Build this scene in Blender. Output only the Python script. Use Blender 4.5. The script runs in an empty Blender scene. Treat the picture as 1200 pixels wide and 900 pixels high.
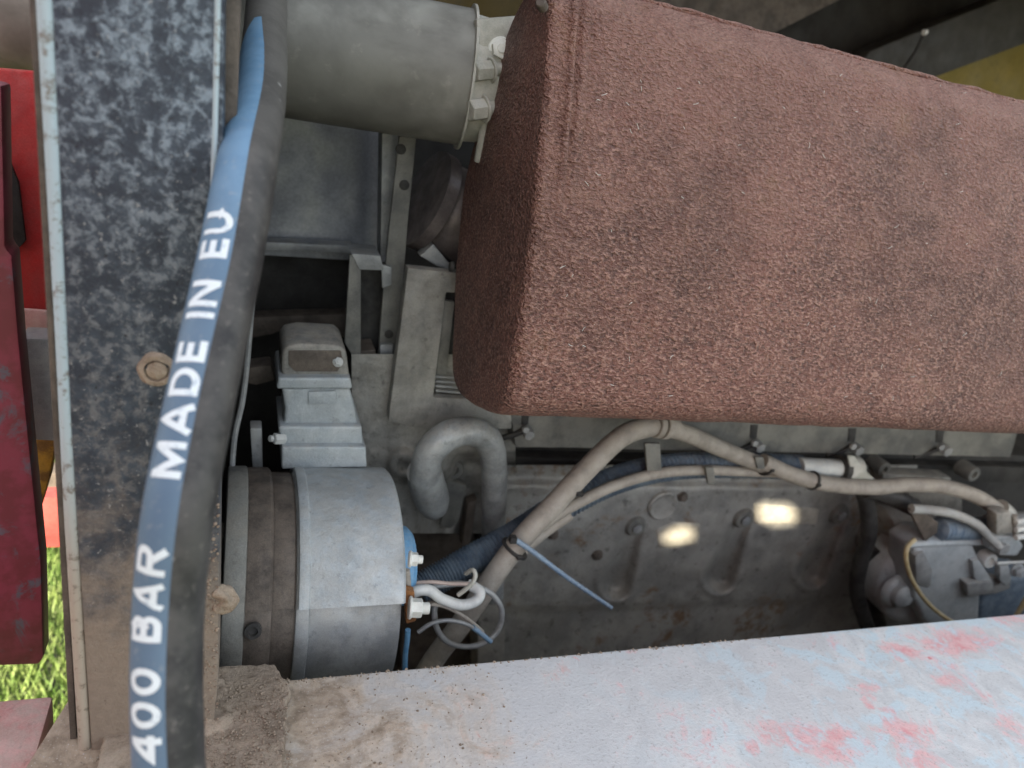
import bpy, bmesh, math, random
from mathutils import Vector, Matrix, noise
random.seed(7)
R = math.radians
sc = bpy.context.scene
C = sc.collection
CZ = 1.30                                    # camera height above the ground

# ------------------------------------------------------------------ camera
F = 870.0                                    # focal length in pixels of the 1200 px wide photograph
ex = Vector((2257, 120, 870)).normalized()   # direction of the engine's length, seen from the camera
ed = Vector((-450, 2150, 870)); ed = (ed - ex * ed.dot(ex)).normalized()   # straight down
ey = ex.cross(ed).normalized()               # away, into the engine bay
cam = bpy.data.cameras.new('camera'); camo = bpy.data.objects.new('camera', cam); C.objects.link(camo)
right = Vector((ex[0], ey[0], -ed[0])); upv = -Vector((ex[1], ey[1], -ed[1])); fwd = Vector((ex[2], ey[2], -ed[2]))
M = Matrix((right, upv, -fwd)).transposed().to_4x4(); M.translation = Vector((0, 0, CZ))
camo.matrix_world = M
cam.sensor_width = 36; cam.lens = 36 * F / 1200; cam.clip_start = .02; cam.clip_end = 300
cam.dof.use_dof = True; cam.dof.focus_distance = .62; cam.dof.aperture_fstop = 5.8
sc.camera = camo
sc.render.resolution_x = 1024; sc.render.resolution_y = 768

# ------------------------------------------------------------------ light
w = bpy.data.worlds.new('World'); sc.world = w; w.use_nodes = True
nt = w.node_tree; nt.nodes.clear()
sky = nt.nodes.new('ShaderNodeTexSky'); sky.sky_type = 'NISHITA'; sky.sun_disc = False
SUN = Vector((-1, -.95, .6)).normalized()     # towards the sun
sky.sun_elevation = math.asin(SUN.z); sky.sun_rotation = math.atan2(SUN.x, SUN.y) % (2 * math.pi)
sky.air_density = 1.0; sky.dust_density = 1.6; sky.ozone_density = 1.0
bg = nt.nodes.new('ShaderNodeBackground'); bg.inputs[1].default_value = .10
wo = nt.nodes.new('ShaderNodeOutputWorld')
# thin bright cloud over much of the sky
wc = nt.nodes.new('ShaderNodeTexCoord'); wn = nt.nodes.new('ShaderNodeTexNoise'); wn.inputs['Scale'].default_value = 2.2; wn.inputs['Detail'].default_value = 6
wr = nt.nodes.new('ShaderNodeMapRange'); wr.inputs[1].default_value = .30; wr.inputs[2].default_value = .62; wr.inputs[3].default_value = .25; wr.inputs[4].default_value = .85
wm = nt.nodes.new('ShaderNodeMix'); wm.data_type = 'RGBA'; wm.inputs[7].default_value = (4.3, 4.35, 4.4, 1)
nt.links.new(wc.outputs['Generated'], wn.inputs['Vector']); nt.links.new(wn.outputs[0], wr.inputs[0]); nt.links.new(wr.outputs[0], wm.inputs[0])
nt.links.new(sky.outputs[0], wm.inputs[6]); nt.links.new(wm.outputs[2], bg.inputs[0]); nt.links.new(bg.outputs[0], wo.inputs[0])
sl = bpy.data.lights.new('sun', 'SUN'); sl.energy = 5.0; sl.angle = R(.5); sl.color = (1, .89, .70)
so = bpy.data.objects.new('sun', sl); C.objects.link(so); so.rotation_euler = SUN.to_track_quat('Z', 'Y').to_euler()
so.location = (0, 0, 6)
sc.view_settings.view_transform = 'Standard'; sc.view_settings.look = 'None'
sc.view_settings.exposure = 2.2; sc.view_settings.gamma = 1
sc.render.engine = 'CYCLES'

# ------------------------------------------------------------------ geometry helpers
def ray(px, py): return Vector((px - 600, py - 450, F))
def at(px, py, Y):
    r = ray(px, py); t = Y / r.dot(ey)
    return Vector((r.dot(ex) * t, Y, CZ - r.dot(ed) * t))
def atz(px, py, Z):                          # Z relative to the camera
    r = ray(px, py); t = -Z / r.dot(ed)
    return Vector((r.dot(ex) * t, r.dot(ey) * t, CZ + Z))
def mpp(px, py, Y): return Y / ray(px, py).dot(ey)   # metres per pixel there

def tag(o, label=None, cat=None, group=None, kind=None):
    if label: o['label'] = label
    if cat: o['category'] = cat
    if group: o['group'] = group
    if kind: o['kind'] = kind
    return o
def thing(name, label, cat, loc, group=None):
    o = bpy.data.objects.new(name, None); C.objects.link(o); o.location = loc; o.empty_display_size = .02
    return tag(o, label, cat, group)
def wloc(o):
    v = Vector(o.location)
    while o.parent: o = o.parent; v += o.location
    return v
def obj(name, bm, m, parent=None, sharp=38):
    if parent is not None:
        off = wloc(parent); bmesh.ops.translate(bm, verts=bm.verts, vec=-off)
    bmesh.ops.recalc_face_normals(bm, faces=bm.faces)
    a = R(sharp)
    for f in bm.faces: f.smooth = True
    for e in bm.edges:
        if len(e.link_faces) == 2: e.smooth = e.calc_face_angle(0) < a
    me = bpy.data.meshes.new(name); bm.to_mesh(me); bm.free()
    o = bpy.data.objects.new(name, me); C.objects.link(o)
    if m: me.materials.append(m)
    if parent is not None: o.parent = parent
    return o
def B(): return bmesh.new()
def copy_into(bm, src):
    me = bpy.data.meshes.new('t'); src.to_mesh(me); bm.from_mesh(me); bpy.data.meshes.remove(me); src.free()
def bevel(bm, w_, seg=2, ang=30):
    es = [e for e in bm.edges if len(e.link_faces) == 2 and e.calc_face_angle(0) > R(ang)]
    if es and w_ > 0: bmesh.ops.bevel(bm, geom=es, offset=w_, segments=seg, profile=.6, affect='EDGES', clamp_overlap=True)
def add_prism(bm, front, vec, bw=.002, seg=2):
    """extrude the polygon `front` (world points) by vec"""
    b = B(); vs = [b.verts.new(p) for p in front]; f = b.faces.new(vs)
    r = bmesh.ops.extrude_face_region(b, geom=[f])
    bmesh.ops.translate(b, verts=[v for v in r['geom'] if isinstance(v, bmesh.types.BMVert)], vec=vec)
    bmesh.ops.recalc_face_normals(b, faces=b.faces); bevel(b, bw, seg)
    copy_into(bm, b); return bm
def pxp(bm, pts, Y, depth, bw=.002, seg=2):
    """plate whose front outline is seen at pixels pts, standing at distance Y, depth metres thick"""
    return add_prism(bm, [at(p[0], p[1], p[2] if len(p) > 2 else Y) for p in pts], Vector((0, depth, 0)), bw, seg)
def add_box(bm, lo, hi, bw=.002, seg=2):
    lo = Vector(lo); hi = Vector(hi)
    return add_prism(bm, [(lo.x, lo.y, lo.z), (hi.x, lo.y, lo.z), (hi.x, lo.y, hi.z), (lo.x, lo.y, hi.z)], Vector((0, hi.y - lo.y, 0)), bw, seg)
def spline(P, n=8):
    P = [Vector(p) for p in P]; Q = [2 * P[0] - P[1]] + P + [2 * P[-1] - P[-2]]; out = []
    for i in range(1, len(Q) - 2):
        p0, p1, p2, p3 = Q[i - 1:i + 3]
        for k in range(n):
            t = k / n
            out.append(.5 * ((2 * p1) + (-p0 + p2) * t + (2 * p0 - 5 * p1 + 4 * p2 - p3) * t * t + (-p0 + 3 * p1 - 3 * p2 + p3) * t ** 3))
    out.append(P[-1]); return out
def frames(pts):
    T = [(pts[min(i + 1, len(pts) - 1)] - pts[max(i - 1, 0)]).normalized() for i in range(len(pts))]
    a = T[0].orthogonal().normalized(); N = []
    for t in T:
        a = (a - t * a.dot(t)).normalized(); N.append(a.copy())
    return T, N
def add_tube(bm, pts, r, seg=14, cap=True, flat=None):
    T, N = frames(pts); rings = []
    for i, p in enumerate(pts):
        rr = r(i / (len(pts) - 1)) if callable(r) else r
        b = T[i].cross(N[i]); ring = []
        for k in range(seg):
            a = 2 * math.pi * k / seg
            ring.append(bm.verts.new(p + (N[i] * math.cos(a) + b * math.sin(a)) * rr))
        rings.append(ring)
    for i in range(len(rings) - 1):
        for k in range(seg):
            bm.faces.new((rings[i][k], rings[i][(k + 1) % seg], rings[i + 1][(k + 1) % seg], rings[i + 1][k]))
    if cap: bm.faces.new(rings[0][::-1]); bm.faces.new(rings[-1])
    return bm
def add_lathe(bm, c, axis, prof, seg=48, a0=0, a1=360, xref=None):
    """prof = [(along, radius)...] round the axis from c"""
    axis = Vector(axis).normalized(); u = Vector(xref) if xref else axis.orthogonal(); u = (u - axis * u.dot(axis)).normalized(); v = axis.cross(u)
    full = abs(a1 - a0) >= 360; n = seg if full else seg + 1; rows = []
    for s, r in prof:
        row = []
        for k in range(n):
            a = R(a0 + (a1 - a0) * k / seg)
            row.append(bm.verts.new(Vector(c) + axis * s + (u * math.cos(a) + v * math.sin(a)) * max(r, 1e-5)))
        rows.append(row)
    for i in range(len(rows) - 1):
        for k in range(seg):
            j = (k + 1) % n
            bm.faces.new((rows[i][k], rows[i][j], rows[i + 1][j], rows[i + 1][k]))
    if full:
        bm.faces.new(rows[0][::-1]); bm.faces.new(rows[-1])
    return bm
def add_cyl(bm, p0, p1, r, seg=20, ch=.0008):
    p0 = Vector(p0); p1 = Vector(p1); L = (p1 - p0).length
    return add_lathe(bm, p0, p1 - p0, [(0, r - ch), (ch, r), (L - ch, r), (L, r - ch)], seg)
def add_bolt(bm, c, d, r, h, washer=True):
    """hexagon head with washer and shank end, c on the seat, d outward"""
    c = Vector(c); d = Vector(d).normalized()
    if washer: add_cyl(bm, c - d * .002, c + d * h * .18, r * 1.25, 20)
    b = B(); add_lathe(b, c + d * h * .18, d, [(0, r), (h * .75, r), (h * .82, r * .86)], 6); copy_into(bm, b)
    add_cyl(bm, c + d * h * .9, c + d * h * 1.15, r * .5, 12)
    return bm
def hfield(bm, x0, x1, y0, y1, step, Yf):
    nx = int((x1 - x0) / step) + 1; ny = int((y1 - y0) / step) + 1
    g = [[bm.verts.new(at(x0 + (x1 - x0) * i / (nx - 1), y0 + (y1 - y0) * j / (ny - 1), Yf(x0 + (x1 - x0) * i / (nx - 1), y0 + (y1 - y0) * j / (ny - 1)))) for i in range(nx)] for j in range(ny)]
    for j in range(ny - 1):
        for i in range(nx - 1): bm.faces.new((g[j][i], g[j][i + 1], g[j + 1][i + 1], g[j + 1][i]))
    return bm
def rough_up(bm, amp, scale, axis=None):
    for v in bm.verts:
        n = noise.noise_vector(v.co * scale)
        v.co += n * amp if axis is None else Vector(axis) * n.x * amp
def cut(bm, maxlen):
    for _ in range(6):
        es = [e for e in bm.edges if e.calc_length() > maxlen]
        if not es: break
        bmesh.ops.subdivide_edges(bm, edges=es, cuts=1, use_grid_fill=True)

# ------------------------------------------------------------------ material helpers
class NT:
    def __init__(s, name):
        s.m = bpy.data.materials.new(name); s.m.use_nodes = True; s.t = s.m.node_tree; s.t.nodes.clear()
        s.out = s.n('ShaderNodeOutputMaterial'); s.b = s.n('ShaderNodeBsdfPrincipled'); s.l(s.b.outputs[0], s.out.inputs[0])
        s.tc = s.n('ShaderNodeTexCoord'); s.P = s.tc.outputs['Object']
        s.b.inputs['Specular IOR Level'].default_value = .4
    def n(s, k): return s.t.nodes.new(k)
    def l(s, a, b): s.t.links.new(a, b)
    def put(s, v, i):
        if hasattr(v, 'is_output') or isinstance(v, bpy.types.NodeSocket): s.l(v, i)
        elif isinstance(v, (tuple, list, Vector)) and len(v) == 3 and i.type == 'RGBA': i.default_value = (*v, 1)
        else: i.default_value = v
    def noise(s, scale, detail=5, rough=.6, dist=0, vec=None):
        n = s.n('ShaderNodeTexNoise'); n.inputs['Scale'].default_value = scale; n.inputs['Detail'].default_value = detail
        n.inputs['Roughness'].default_value = rough; n.inputs['Distortion'].default_value = dist; s.l(vec or s.P, n.inputs['Vector']); return n.outputs[0]
    def vor(s, scale, feature='F1', vec=None, out=0):
        n = s.n('ShaderNodeTexVoronoi'); n.feature = feature; n.inputs['Scale'].default_value = scale; s.l(vec or s.P, n.inputs['Vector']); return n.outputs[out]
    def ramp(s, v, a, b, lo=0, hi=1):
        n = s.n('ShaderNodeMapRange'); n.interpolation_type = 'SMOOTHSTEP'; s.put(v, n.inputs[0])
        n.inputs[1].default_value = a; n.inputs[2].default_value = b; n.inputs[3].default_value = lo; n.inputs[4].default_value = hi; return n.outputs[0]
    def math(s, op, a, b=0, c=0, clamp=False):
        n = s.n('ShaderNodeMath'); n.operation = op; n.use_clamp = clamp; s.put(a, n.inputs[0]); s.put(b, n.inputs[1]); s.put(c, n.inputs[2]); return n.outputs[0]
    def mix(s, f, a, b, mode='MIX'):
        n = s.n('ShaderNodeMix'); n.data_type = 'RGBA'; n.blend_type = mode; s.put(f, n.inputs[0]); s.put(a, n.inputs[6]); s.put(b, n.inputs[7]); return n.outputs[2]
    def sep(s, v=None):
        n = s.n('ShaderNodeSeparateXYZ'); s.l(v or s.P, n.inputs[0]); return n.outputs
    def map(s, scale=(1, 1, 1), loc=(0, 0, 0)):
        n = s.n('ShaderNodeMapping'); n.inputs['Scale'].default_value = scale; n.inputs['Location'].default_value = loc; s.l(s.P, n.inputs[0]); return n.outputs[0]
    def nz(s):
        g = s.n('ShaderNodeNewGeometry'); return s.sep(g.outputs['Normal'])[2]
    def bump(s, h, strength=.5, dist=.001):
        n = s.n('ShaderNodeBump'); n.inputs['Strength'].default_value = strength; n.inputs['Distance'].default_value = dist
        s.l(h, n.inputs['Height']); s.l(n.outputs[0], s.b.inputs['Normal']); return n
    def done(s, col, rough=.6, metal=0):
        s.put(col, s.b.inputs['Base Color']); s.put(rough, s.b.inputs['Roughness']); s.put(metal, s.b.inputs['Metallic']); return s.m

def grimy(name, c1, c2, c3=(.33, .29, .24), dust=.5, scale=18, rough=.6, metal=0, bump=.4, bs=420, bd=.0008, spots=.25, dark=(.03, .027, .024), rust=0):
    """worn paint or cast metal: two tones, dark grime flecks and dust that settles on upward faces"""
    s = NT(name)
    c = s.mix(s.ramp(s.noise(scale, 6, .65), .38, .62), c1, c2)
    fl = s.ramp(s.noise(scale * 5, 6, .7), .56, .68, 0, spots)
    c = s.mix(fl, c, dark)
    if rust: c = s.mix(s.math('MULTIPLY', s.ramp(s.noise(9, 4, .6, .4), .56, .66), s.ramp(s.noise(70, 5, .7), .42, .6, 0, rust)), c, (.20, .10, .035))
    up = s.ramp(s.nz(), -.1, .9)
    dn = s.math('MULTIPLY', s.math('ADD', s.math('MULTIPLY', up, .75), .25), s.ramp(s.noise(scale * 2.3, 5, .7), .35, .62))
    c = s.mix(s.math('MULTIPLY', dn, dust), c, c3)
    fine = s.noise(bs * 2.2, 2, .6)
    c = s.mix(.22, c, s.mix(s.ramp(fine, .3, .7), dark, (.6, .6, .58)), 'SOFT_LIGHT')
    s.bump(s.math('ADD', s.noise(bs, 4, .65), s.math('MULTIPLY', s.noise(scale * 4, 4), 2.0)), bump, bd)
    return s.done(c, s.ramp(s.noise(scale * 3), .3, .7, rough - .12, min(1, rough + .15)), metal)

m_cast = grimy('cast_grey', (.13, .133, .128), (.23, .23, .21), (.27, .25, .21), .5, 16, .62, .15, .5, 350)
m_block = grimy('block_grey', (.25, .25, .24), (.39, .385, .36), (.44, .40, .34), .6, 11, .5, .25, .6, 260, .0012, .6, rust=.8)
m_head = grimy('head_grey', (.20, .198, .185), (.33, .325, .30), (.44, .40, .34), .7, 22, .65, .1, .6, 300, .0012, .5)
m_alu = grimy('cast_aluminium', (.37, .41, .435), (.47, .51, .53), (.46, .43, .38), .4, 26, .55, .25, .5, 400, .0009, .28)
m_alub = grimy('dull_aluminium', (.25, .265, .275), (.38, .395, .40), (.36, .33, .28), .45, 24, .5, .3, .35, 500, .0006, .22)
m_brown = grimy('oily_brown_iron', (.085, .072, .062), (.15, .125, .105), (.25, .2, .16), .35, 30, .62, .2, .45, 420, .0007, .35)
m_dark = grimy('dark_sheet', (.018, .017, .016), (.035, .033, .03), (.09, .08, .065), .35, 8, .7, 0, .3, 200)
m_floor = grimy('dusty_floor', (.22, .20, .17), (.32, .29, .24), (.36, .32, .26), .8, 8, .9)
m_black = grimy('black_rubber', (.018, .018, .019), (.04, .04, .04), (.14, .125, .105), .4, 30, .6, 0, .3, 600)
m_sheet = grimy('blue_grey_sheet', (.17, .18, .20), (.28, .295, .315), (.2, .19, .17), .15, 7, .4, .4, .08, 120, .0005, .12)
m_cream = grimy('dusty_cream_metal', (.36, .37, .33), (.50, .50, .46), (.46, .42, .34), .4, 30, .6, .05, .4, 500, .0006, .15)
m_conduit = grimy('dusty_plastic_conduit', (.27, .245, .215), (.37, .34, .30), (.40, .36, .30), .6, 36, .6, 0, .15, 700, .0004, .16)
m_pale = grimy('pale_plastic', (.48, .50, .50), (.60, .62, .60), (.5, .46, .4), .3, 60, .45, 0, .1, 700, .0004, .08)
m_white = grimy('white_nylon', (.62, .64, .60), (.72, .74, .70), (.5, .46, .4), .25, 60, .5, 0, .1, 700, .0003, .05)
m_blue = grimy('blue_plastic', (.12, .30, .50), (.18, .38, .58), (.3, .32, .33), .3, 90, .45, 0, .1, 800, .0003, .05)
m_bluegrey = grimy('faded_blue_hose', (.10, .15, .215), (.19, .25, .31), (.28, .28, .27), .4, 50, .6, 0, .4, 500, .0008, .2)
m_yellow = grimy('yellowed_cable', (.42, .33, .17), (.50, .42, .25), (.4, .36, .3), .3, 90, .5, 0, .1, 800, .0003, .05)
m_rust = grimy('rusty_orange', (.30, .13, .04), (.16, .07, .03), (.3, .22, .15), .2, 90, .85, 0, .5, 600, .001, .2)
m_olive = grimy('olive_yellow_paint', (.20, .155, .025), (.26, .20, .04), (.2, .17, .1), .25, 6, .6, 0, .2, 200)
m_red = grimy('red_paint', (.58, .035, .035), (.46, .035, .035), (.5, .25, .22), .45, 22, .55, 0, .35, 300, .0008, .16)
m_maroon = grimy('maroon_paint', (.17, .03, .035), (.25, .035, .05), (.13, .12, .13), .1, 14, .45, 0, .2, 300, .0006, .12)
m_pinkred = grimy('faded_red_paint', (.60, .30, .28), (.70, .45, .42), (.5, .46, .4), .5, 30, .6, 0, .3, 400)
m_grass = grimy('grass_green', (.10, .20, .035), (.27, .37, .11), (.34, .32, .14), .45, 14, .6, 0, .1, 200)

def make_muffler_mat():
    s = NT('rusted_muffler_brown')
    big = s.noise(7, 5, .6); mid = s.noise(38, 5, .65)
    c = s.mix(s.ramp(big, .36, .62), (.108, .046, .034), (.205, .090, .068))
    c = s.mix(s.ramp(mid, .42, .68, 0, .45), c, (.26, .13, .095))
    streak = s.noise(60, 4, .6, 0, s.map((.35, 1, 1.0)))
    c = s.mix(s.ramp(streak, .56, .70, 0, .2), c, (.07, .035, .026))
    st = s.map((.75, 1, 1.25))
    g = s.noise(330, 1.8, .55, .2, st); g3 = s.noise(235, 2.2, .6, .3, st); g5 = s.noise(650, 2, .6)
    amt = s.math('MULTIPLY', s.ramp(s.noise(6, 3, .55), .36, .6, .6, 1.0), s.ramp(s.sep()[2], .42, .18, .40, 1.0))
    c = s.mix(s.math('MULTIPLY', s.ramp(g, .47, .64, 0, .65), amt), c, (.47, .275, .21))  # grain crests painted lighter, standing in for lit relief
    c = s.mix(s.math('MULTIPLY', s.ramp(g3, .36, .47, .6, 0), amt), c, (.045, .020, .016))  # pits painted darker, standing in for their shade
    up = s.ramp(s.nz(), .10, .75)
    c = s.mix(s.math('MULTIPLY', up, s.ramp(mid, .3, .6, .2, .6)), c, (.31, .19, .155))
    sp = s.ramp(s.vor(150), .08, .035, 0, 1); sp = s.math('MULTIPLY', sp, s.ramp(s.noise(60), .55, .62))
    c = s.mix(sp, c, (.62, .52, .45))
    edge = s.ramp(s.noise(14, 6, .7), .58, .70, 0, .5)
    c = s.mix(edge, c, (.22, .12, .07))
    h = s.math('ADD', s.math('MULTIPLY', g3, 1.5), s.math('ADD', s.math('MULTIPLY', g, 1.4), s.math('MULTIPLY', g5, .35)))
    h = s.math('ADD', h, s.math('MULTIPLY', mid, 1.2))
    s.bump(h, 1.0, .0042); s.b.inputs['Specular IOR Level'].default_value = .55
    return s.done(c, s.ramp(g, .3, .7, .62, .45), 0)
m_muffler = make_muffler_mat()

def make_post_mat():
    s = NT('chipped_dark_paint_under_dust')
    o = s.sep()
    big = s.noise(46, 5, .65, .3); f1 = s.noise(150, 6, .7, .3); f2 = s.noise(260, 4, .7, .3)
    c = s.mix(s.ramp(big, .4, .62), (.022, .032, .048), (.045, .062, .085))
    up_ = s.ramp(o[2], .22, .52)                             # paint greener-blue and more chalky high up
    chalk = s.math('MULTIPLY', s.ramp(s.math('ADD', s.math('MULTIPLY', f1, .65), s.math('MULTIPLY', big, .35)), .47, .60), s.ramp(o[2], .12, .5, .45, .8))
    c = s.mix(chalk, c, s.mix(up_, (.17, .165, .16), (.26, .33, .39)))
    c = s.mix(s.ramp(f2, .60, .70, 0, .6), c, (.42, .43, .42))
    c = s.mix(s.ramp(f2, .40, .32, 0, .85), c, (.012, .014, .02))
    dirt = s.math('ADD', s.math('MULTIPLY', s.noise(22, 6, .7, .5), .42), s.math('MULTIPLY', o[2], -1.15))   # dust caked on the foot
    dm = s.ramp(dirt, -.08, .12)
    c = s.mix(dm, c, s.mix(f1, (.16, .128, .10), (.30, .255, .205)))
    c = s.mix(s.math('MULTIPLY', s.ramp(f2, .36, .28), dm), c, (.05, .038, .028))
    s.bump(s.math('ADD', f1, s.math('ADD', f2, s.math('MULTIPLY', s.noise(500, 2), s.math('ADD', s.math('MULTIPLY', dm, .8), .2)))), .55, .0012)
    return s.done(c, s.math('ADD', s.math('MULTIPLY', dm, .4), .45), 0)
m_post = make_post_mat()
def edge_mat():
    s = NT('worn_bare_edge')
    o = s.sep(); f = s.noise(120, 5, .7)
    c = s.mix(s.ramp(o[2], .12, .30), (.36, .31, .25), (.40, .50, .55))
    c = s.mix(s.ramp(f, .52, .66, 0, .8), c, (.16, .13, .10)); s.bump(f, .4, .001)
    return s.done(c, .6)
m_edge = edge_mat()

def make_rail_mat():
    s = NT('worn_pale_blue_over_red_paint')
    o = s.sep(); x, y = o[0], o[1]
    f1 = s.noise(16, 6, .7, .8); f2 = s.noise(70, 6, .7, .4); f3 = s.noise(300, 4, .7); f4 = s.noise(5, 3, .5); f6 = s.noise(26, 4, .6, .6)
    c = s.mix(s.ramp(f1, .35, .65), (.51, .53, .54), (.66, .68, .68))
    c = s.mix(s.ramp(f4, .45, .6, 0, .6), c, (.56, .565, .57))
    c = s.mix(s.math('MULTIPLY', s.ramp(f6, .48, .60, 0, .75), s.ramp(x, .35, .75)), c, (.53, .66, .72))
    # red primer showing through in worn patches
    def blob(cx, cy, rx, ry, k=1):
        cx_ = s.math('ADD', cx, s.math('MULTIPLY', s.math('SUBTRACT', f6, .5), .10)); dx = s.math('DIVIDE', s.math('SUBTRACT', x, cx_), rx); dy = s.math('DIVIDE', s.math('SUBTRACT', y, cy), ry)
        d = s.math('SQRT', s.math('ADD', s.math('MULTIPLY', dx, dx), s.math('MULTIPLY', dy, dy)))
        return s.ramp(d, 1.5, .0, 0, k)
    bl = None
    for a in BLOBS:
        q = blob(*a); bl = q if bl is None else s.math('MAXIMUM', bl, q)
    red = s.math('ADD', bl, s.math('MULTIPLY', s.math('SUBTRACT', s.math('ADD', s.math('MULTIPLY', f1, .6), s.math('MULTIPLY', f2, .4)), .5), 6.0))
    rm = s.ramp(red, .25, 1.15)
    rc = s.mix(s.ramp(f2, .4, .6), (.68, .27, .28), (.74, .46, .46))
    c = s.mix(s.math('MULTIPLY', rm, .9), c, rc)
    sp = s.math('MULTIPLY', s.ramp(s.vor(45), .16, .10), s.ramp(f1, .56, .62)); c = s.mix(s.math('MULTIPLY', sp, .7), c, (.62, .16, .18))
    # brown dust thick at the left end
    d = s.math('ADD', s.math('MULTIPLY', x, -2.6), s.math('MULTIPLY', s.math('SUBTRACT', f1, .5), 1.3))
    dm = s.ramp(d, -1.05, -.40)
    c = s.mix(s.math('MULTIPLY', dm, .88), c, s.mix(s.ramp(f2, .3, .7), (.36, .28, .20), (.62, .52, .41)))
    dk = s.ramp(d, -.72, -.30, 0, .75); c = s.mix(dk, c, s.mix(s.ramp(f2, .3, .7), (.16, .115, .075), (.36, .28, .20)))
    grit = s.math('MULTIPLY', s.ramp(f3, .54, .66), s.ramp(f2, .42, .58, .15, 1.0)); c = s.mix(s.math('MULTIPLY', grit, .5), c, (.20, .185, .17))
    c = s.mix(s.ramp(s.noise(600, 2), .62, .72, 0, .4), c, (.8, .8, .8))
    s.bump(s.math('ADD', s.math('MULTIPLY', f2, 1.4), s.math('ADD', f3, s.math('MULTIPLY', rm, -.25))), .6, .0012)
    return s.done(c, .62)

# =================================================================== SETTING
def flat(x0, x1, y0, y1, z):
    b = B(); b.faces.new([b.verts.new(p) for p in ((x0, y0, z), (x1, y0, z), (x1, y1, z), (x0, y1, z))]); return b
def ground_mat():
    s = NT('grassy_soil'); f = s.noise(.8, 6, .7); g = s.noise(40, 5, .7)
    c = s.mix(s.ramp(f, .4, .6), (.09, .085, .075), (.06, .08, .035)); c = s.mix(s.ramp(g, .45, .6, 0, .4), c, (.07, .12, .03))
    s.bump(g, .6, .02); return s.done(c, .9)
g = obj('ground', flat(-80, 80, -80, 80, 0), ground_mat()); g['kind'] = 'structure'

# grass behind the left end of the machine, seen through the gap beside the post
random.seed(3); b = B()
for i in range(46000):
    p = Vector((random.uniform(-1.25, .0), random.uniform(1.15, 2.8), 0)); h = random.uniform(.02, .06); a = random.uniform(0, 6.28)
    sx = Vector((math.cos(a), math.sin(a), 0)) * random.uniform(.001, .0026); ln = Vector((random.uniform(-.03, .03), random.uniform(-.03, .03), 0))
    v = [b.verts.new(q) for q in (p - sx, p + sx, p + sx * .6 + ln * .5 + Vector((0, 0, h * .6)), p - sx * .6 + ln * .5 + Vector((0, 0, h * .6)), p + ln + Vector((0, 0, h)))]
    b.faces.new(v[:4]); b.faces.new((v[3], v[2], v[4]))
gr = obj('grass', b, m_grass); tag(gr, 'bright green grass growing behind the gap left of the post', 'grass', None, 'stuff')

# =================================================================== RAIL (frame beam along the bottom)
RZ = -.50
b = B()
front = [(-.118, .44), (-.098, .515), (-.03, .512), (.02, .500), (1.75, .500), (1.75, .265), (-.15, .265)]
vs = [b.verts.new((x, y, CZ + RZ)) for x, y in front]; f = b.faces.new(vs)
r = bmesh.ops.extrude_face_region(b, geom=[f]); bmesh.ops.translate(b, verts=[v for v in r['geom'] if isinstance(v, bmesh.types.BMVert)], vec=(0, 0, -.11))
bmesh.ops.recalc_face_normals(b, faces=b.faces); bevel(b, .004, 3)
rail = thing('frame_rail', 'wide steel frame rail with worn pale blue paint over red, below the engine', 'rail', (-.1, .4, CZ + RZ - .11))
rx, ry = rail.location.x, rail.location.y
def BL(px, py, rpx, rpy, k=1):
    p = atz(px, py, RZ); q = mpp(px, py, p.y); return (p.x - rx, p.y - ry, rpx * q, rpy * q * 1.25, k)
BLOBS = [BL(1135, 752, 75, 22, 1.0), BL(1060, 765, 40, 16, .9), BL(1120, 800, 30, 30, .85), BL(1060, 862, 60, 26, 1.0), BL(1000, 870, 60, 24, .9),
         BL(930, 862, 40, 24, .9), BL(1045, 840, 14, 30, .8), BL(1190, 855, 30, 26, .9), BL(1085, 890, 60, 25, .95), BL(1022, 806, 22, 16, .8), BL(955, 752, 30, 12, .7), BL(675, 772, 6, 5, 1.0),
         BL(876, 880, 12, 16, .8), BL(1190, 725, 60, 14, .8), BL(745, 763, 30, 5, .7), BL(1150, 815, 20, 16, .75)]
m_rail = make_rail_mat()
beam = obj('beam', b, m_rail, rail)

# =================================================================== POST
PY = .448
post = thing('steel_post', 'chipped dark blue steel post caked with dust at its foot, left of the engine', 'post', (at(170, 880, PY).x, PY, CZ + RZ))
b = B(); pxp(b, [(45, -320), (267, -320), (261, 300), (258, 560), (256, 800), (246, 905), (108, 905), (82, 500)], PY, .055, .003)
obj('face_plate', b, m_post, post)
b = B()                                                     # worn strip along the left corner, a rolled edge
add_tube(b, [at(36, -318, PY + .004), at(52, -60, PY + .004), at(74, 400, PY + .004), at(84, 600, PY + .004), at(101, 905, PY + .004)], .0042, 12)
rough_up(b, .0008, 60); o = obj('rolled_edge', b, m_edge, post)
b = B(); pxp(b, [(16, -318), (25, -318), (92, 905), (84, 905)], PY + .012, .05, .001)
obj('side_flange', b, m_brown, post)
b = B(); add_tube(b, [at(262, -318, PY + .001), at(252, 150, PY + .001), at(248, 260, PY + .001)], .0018, 8); obj('edge_bead', b, m_edge, post)
b = B(); pxp(b, [(268, -318), (292, -318), (276, 200), (264, 420), (258, 420)], PY + .02, .05, .001); obj('rear_flange', b, m_brown, post)
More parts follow.
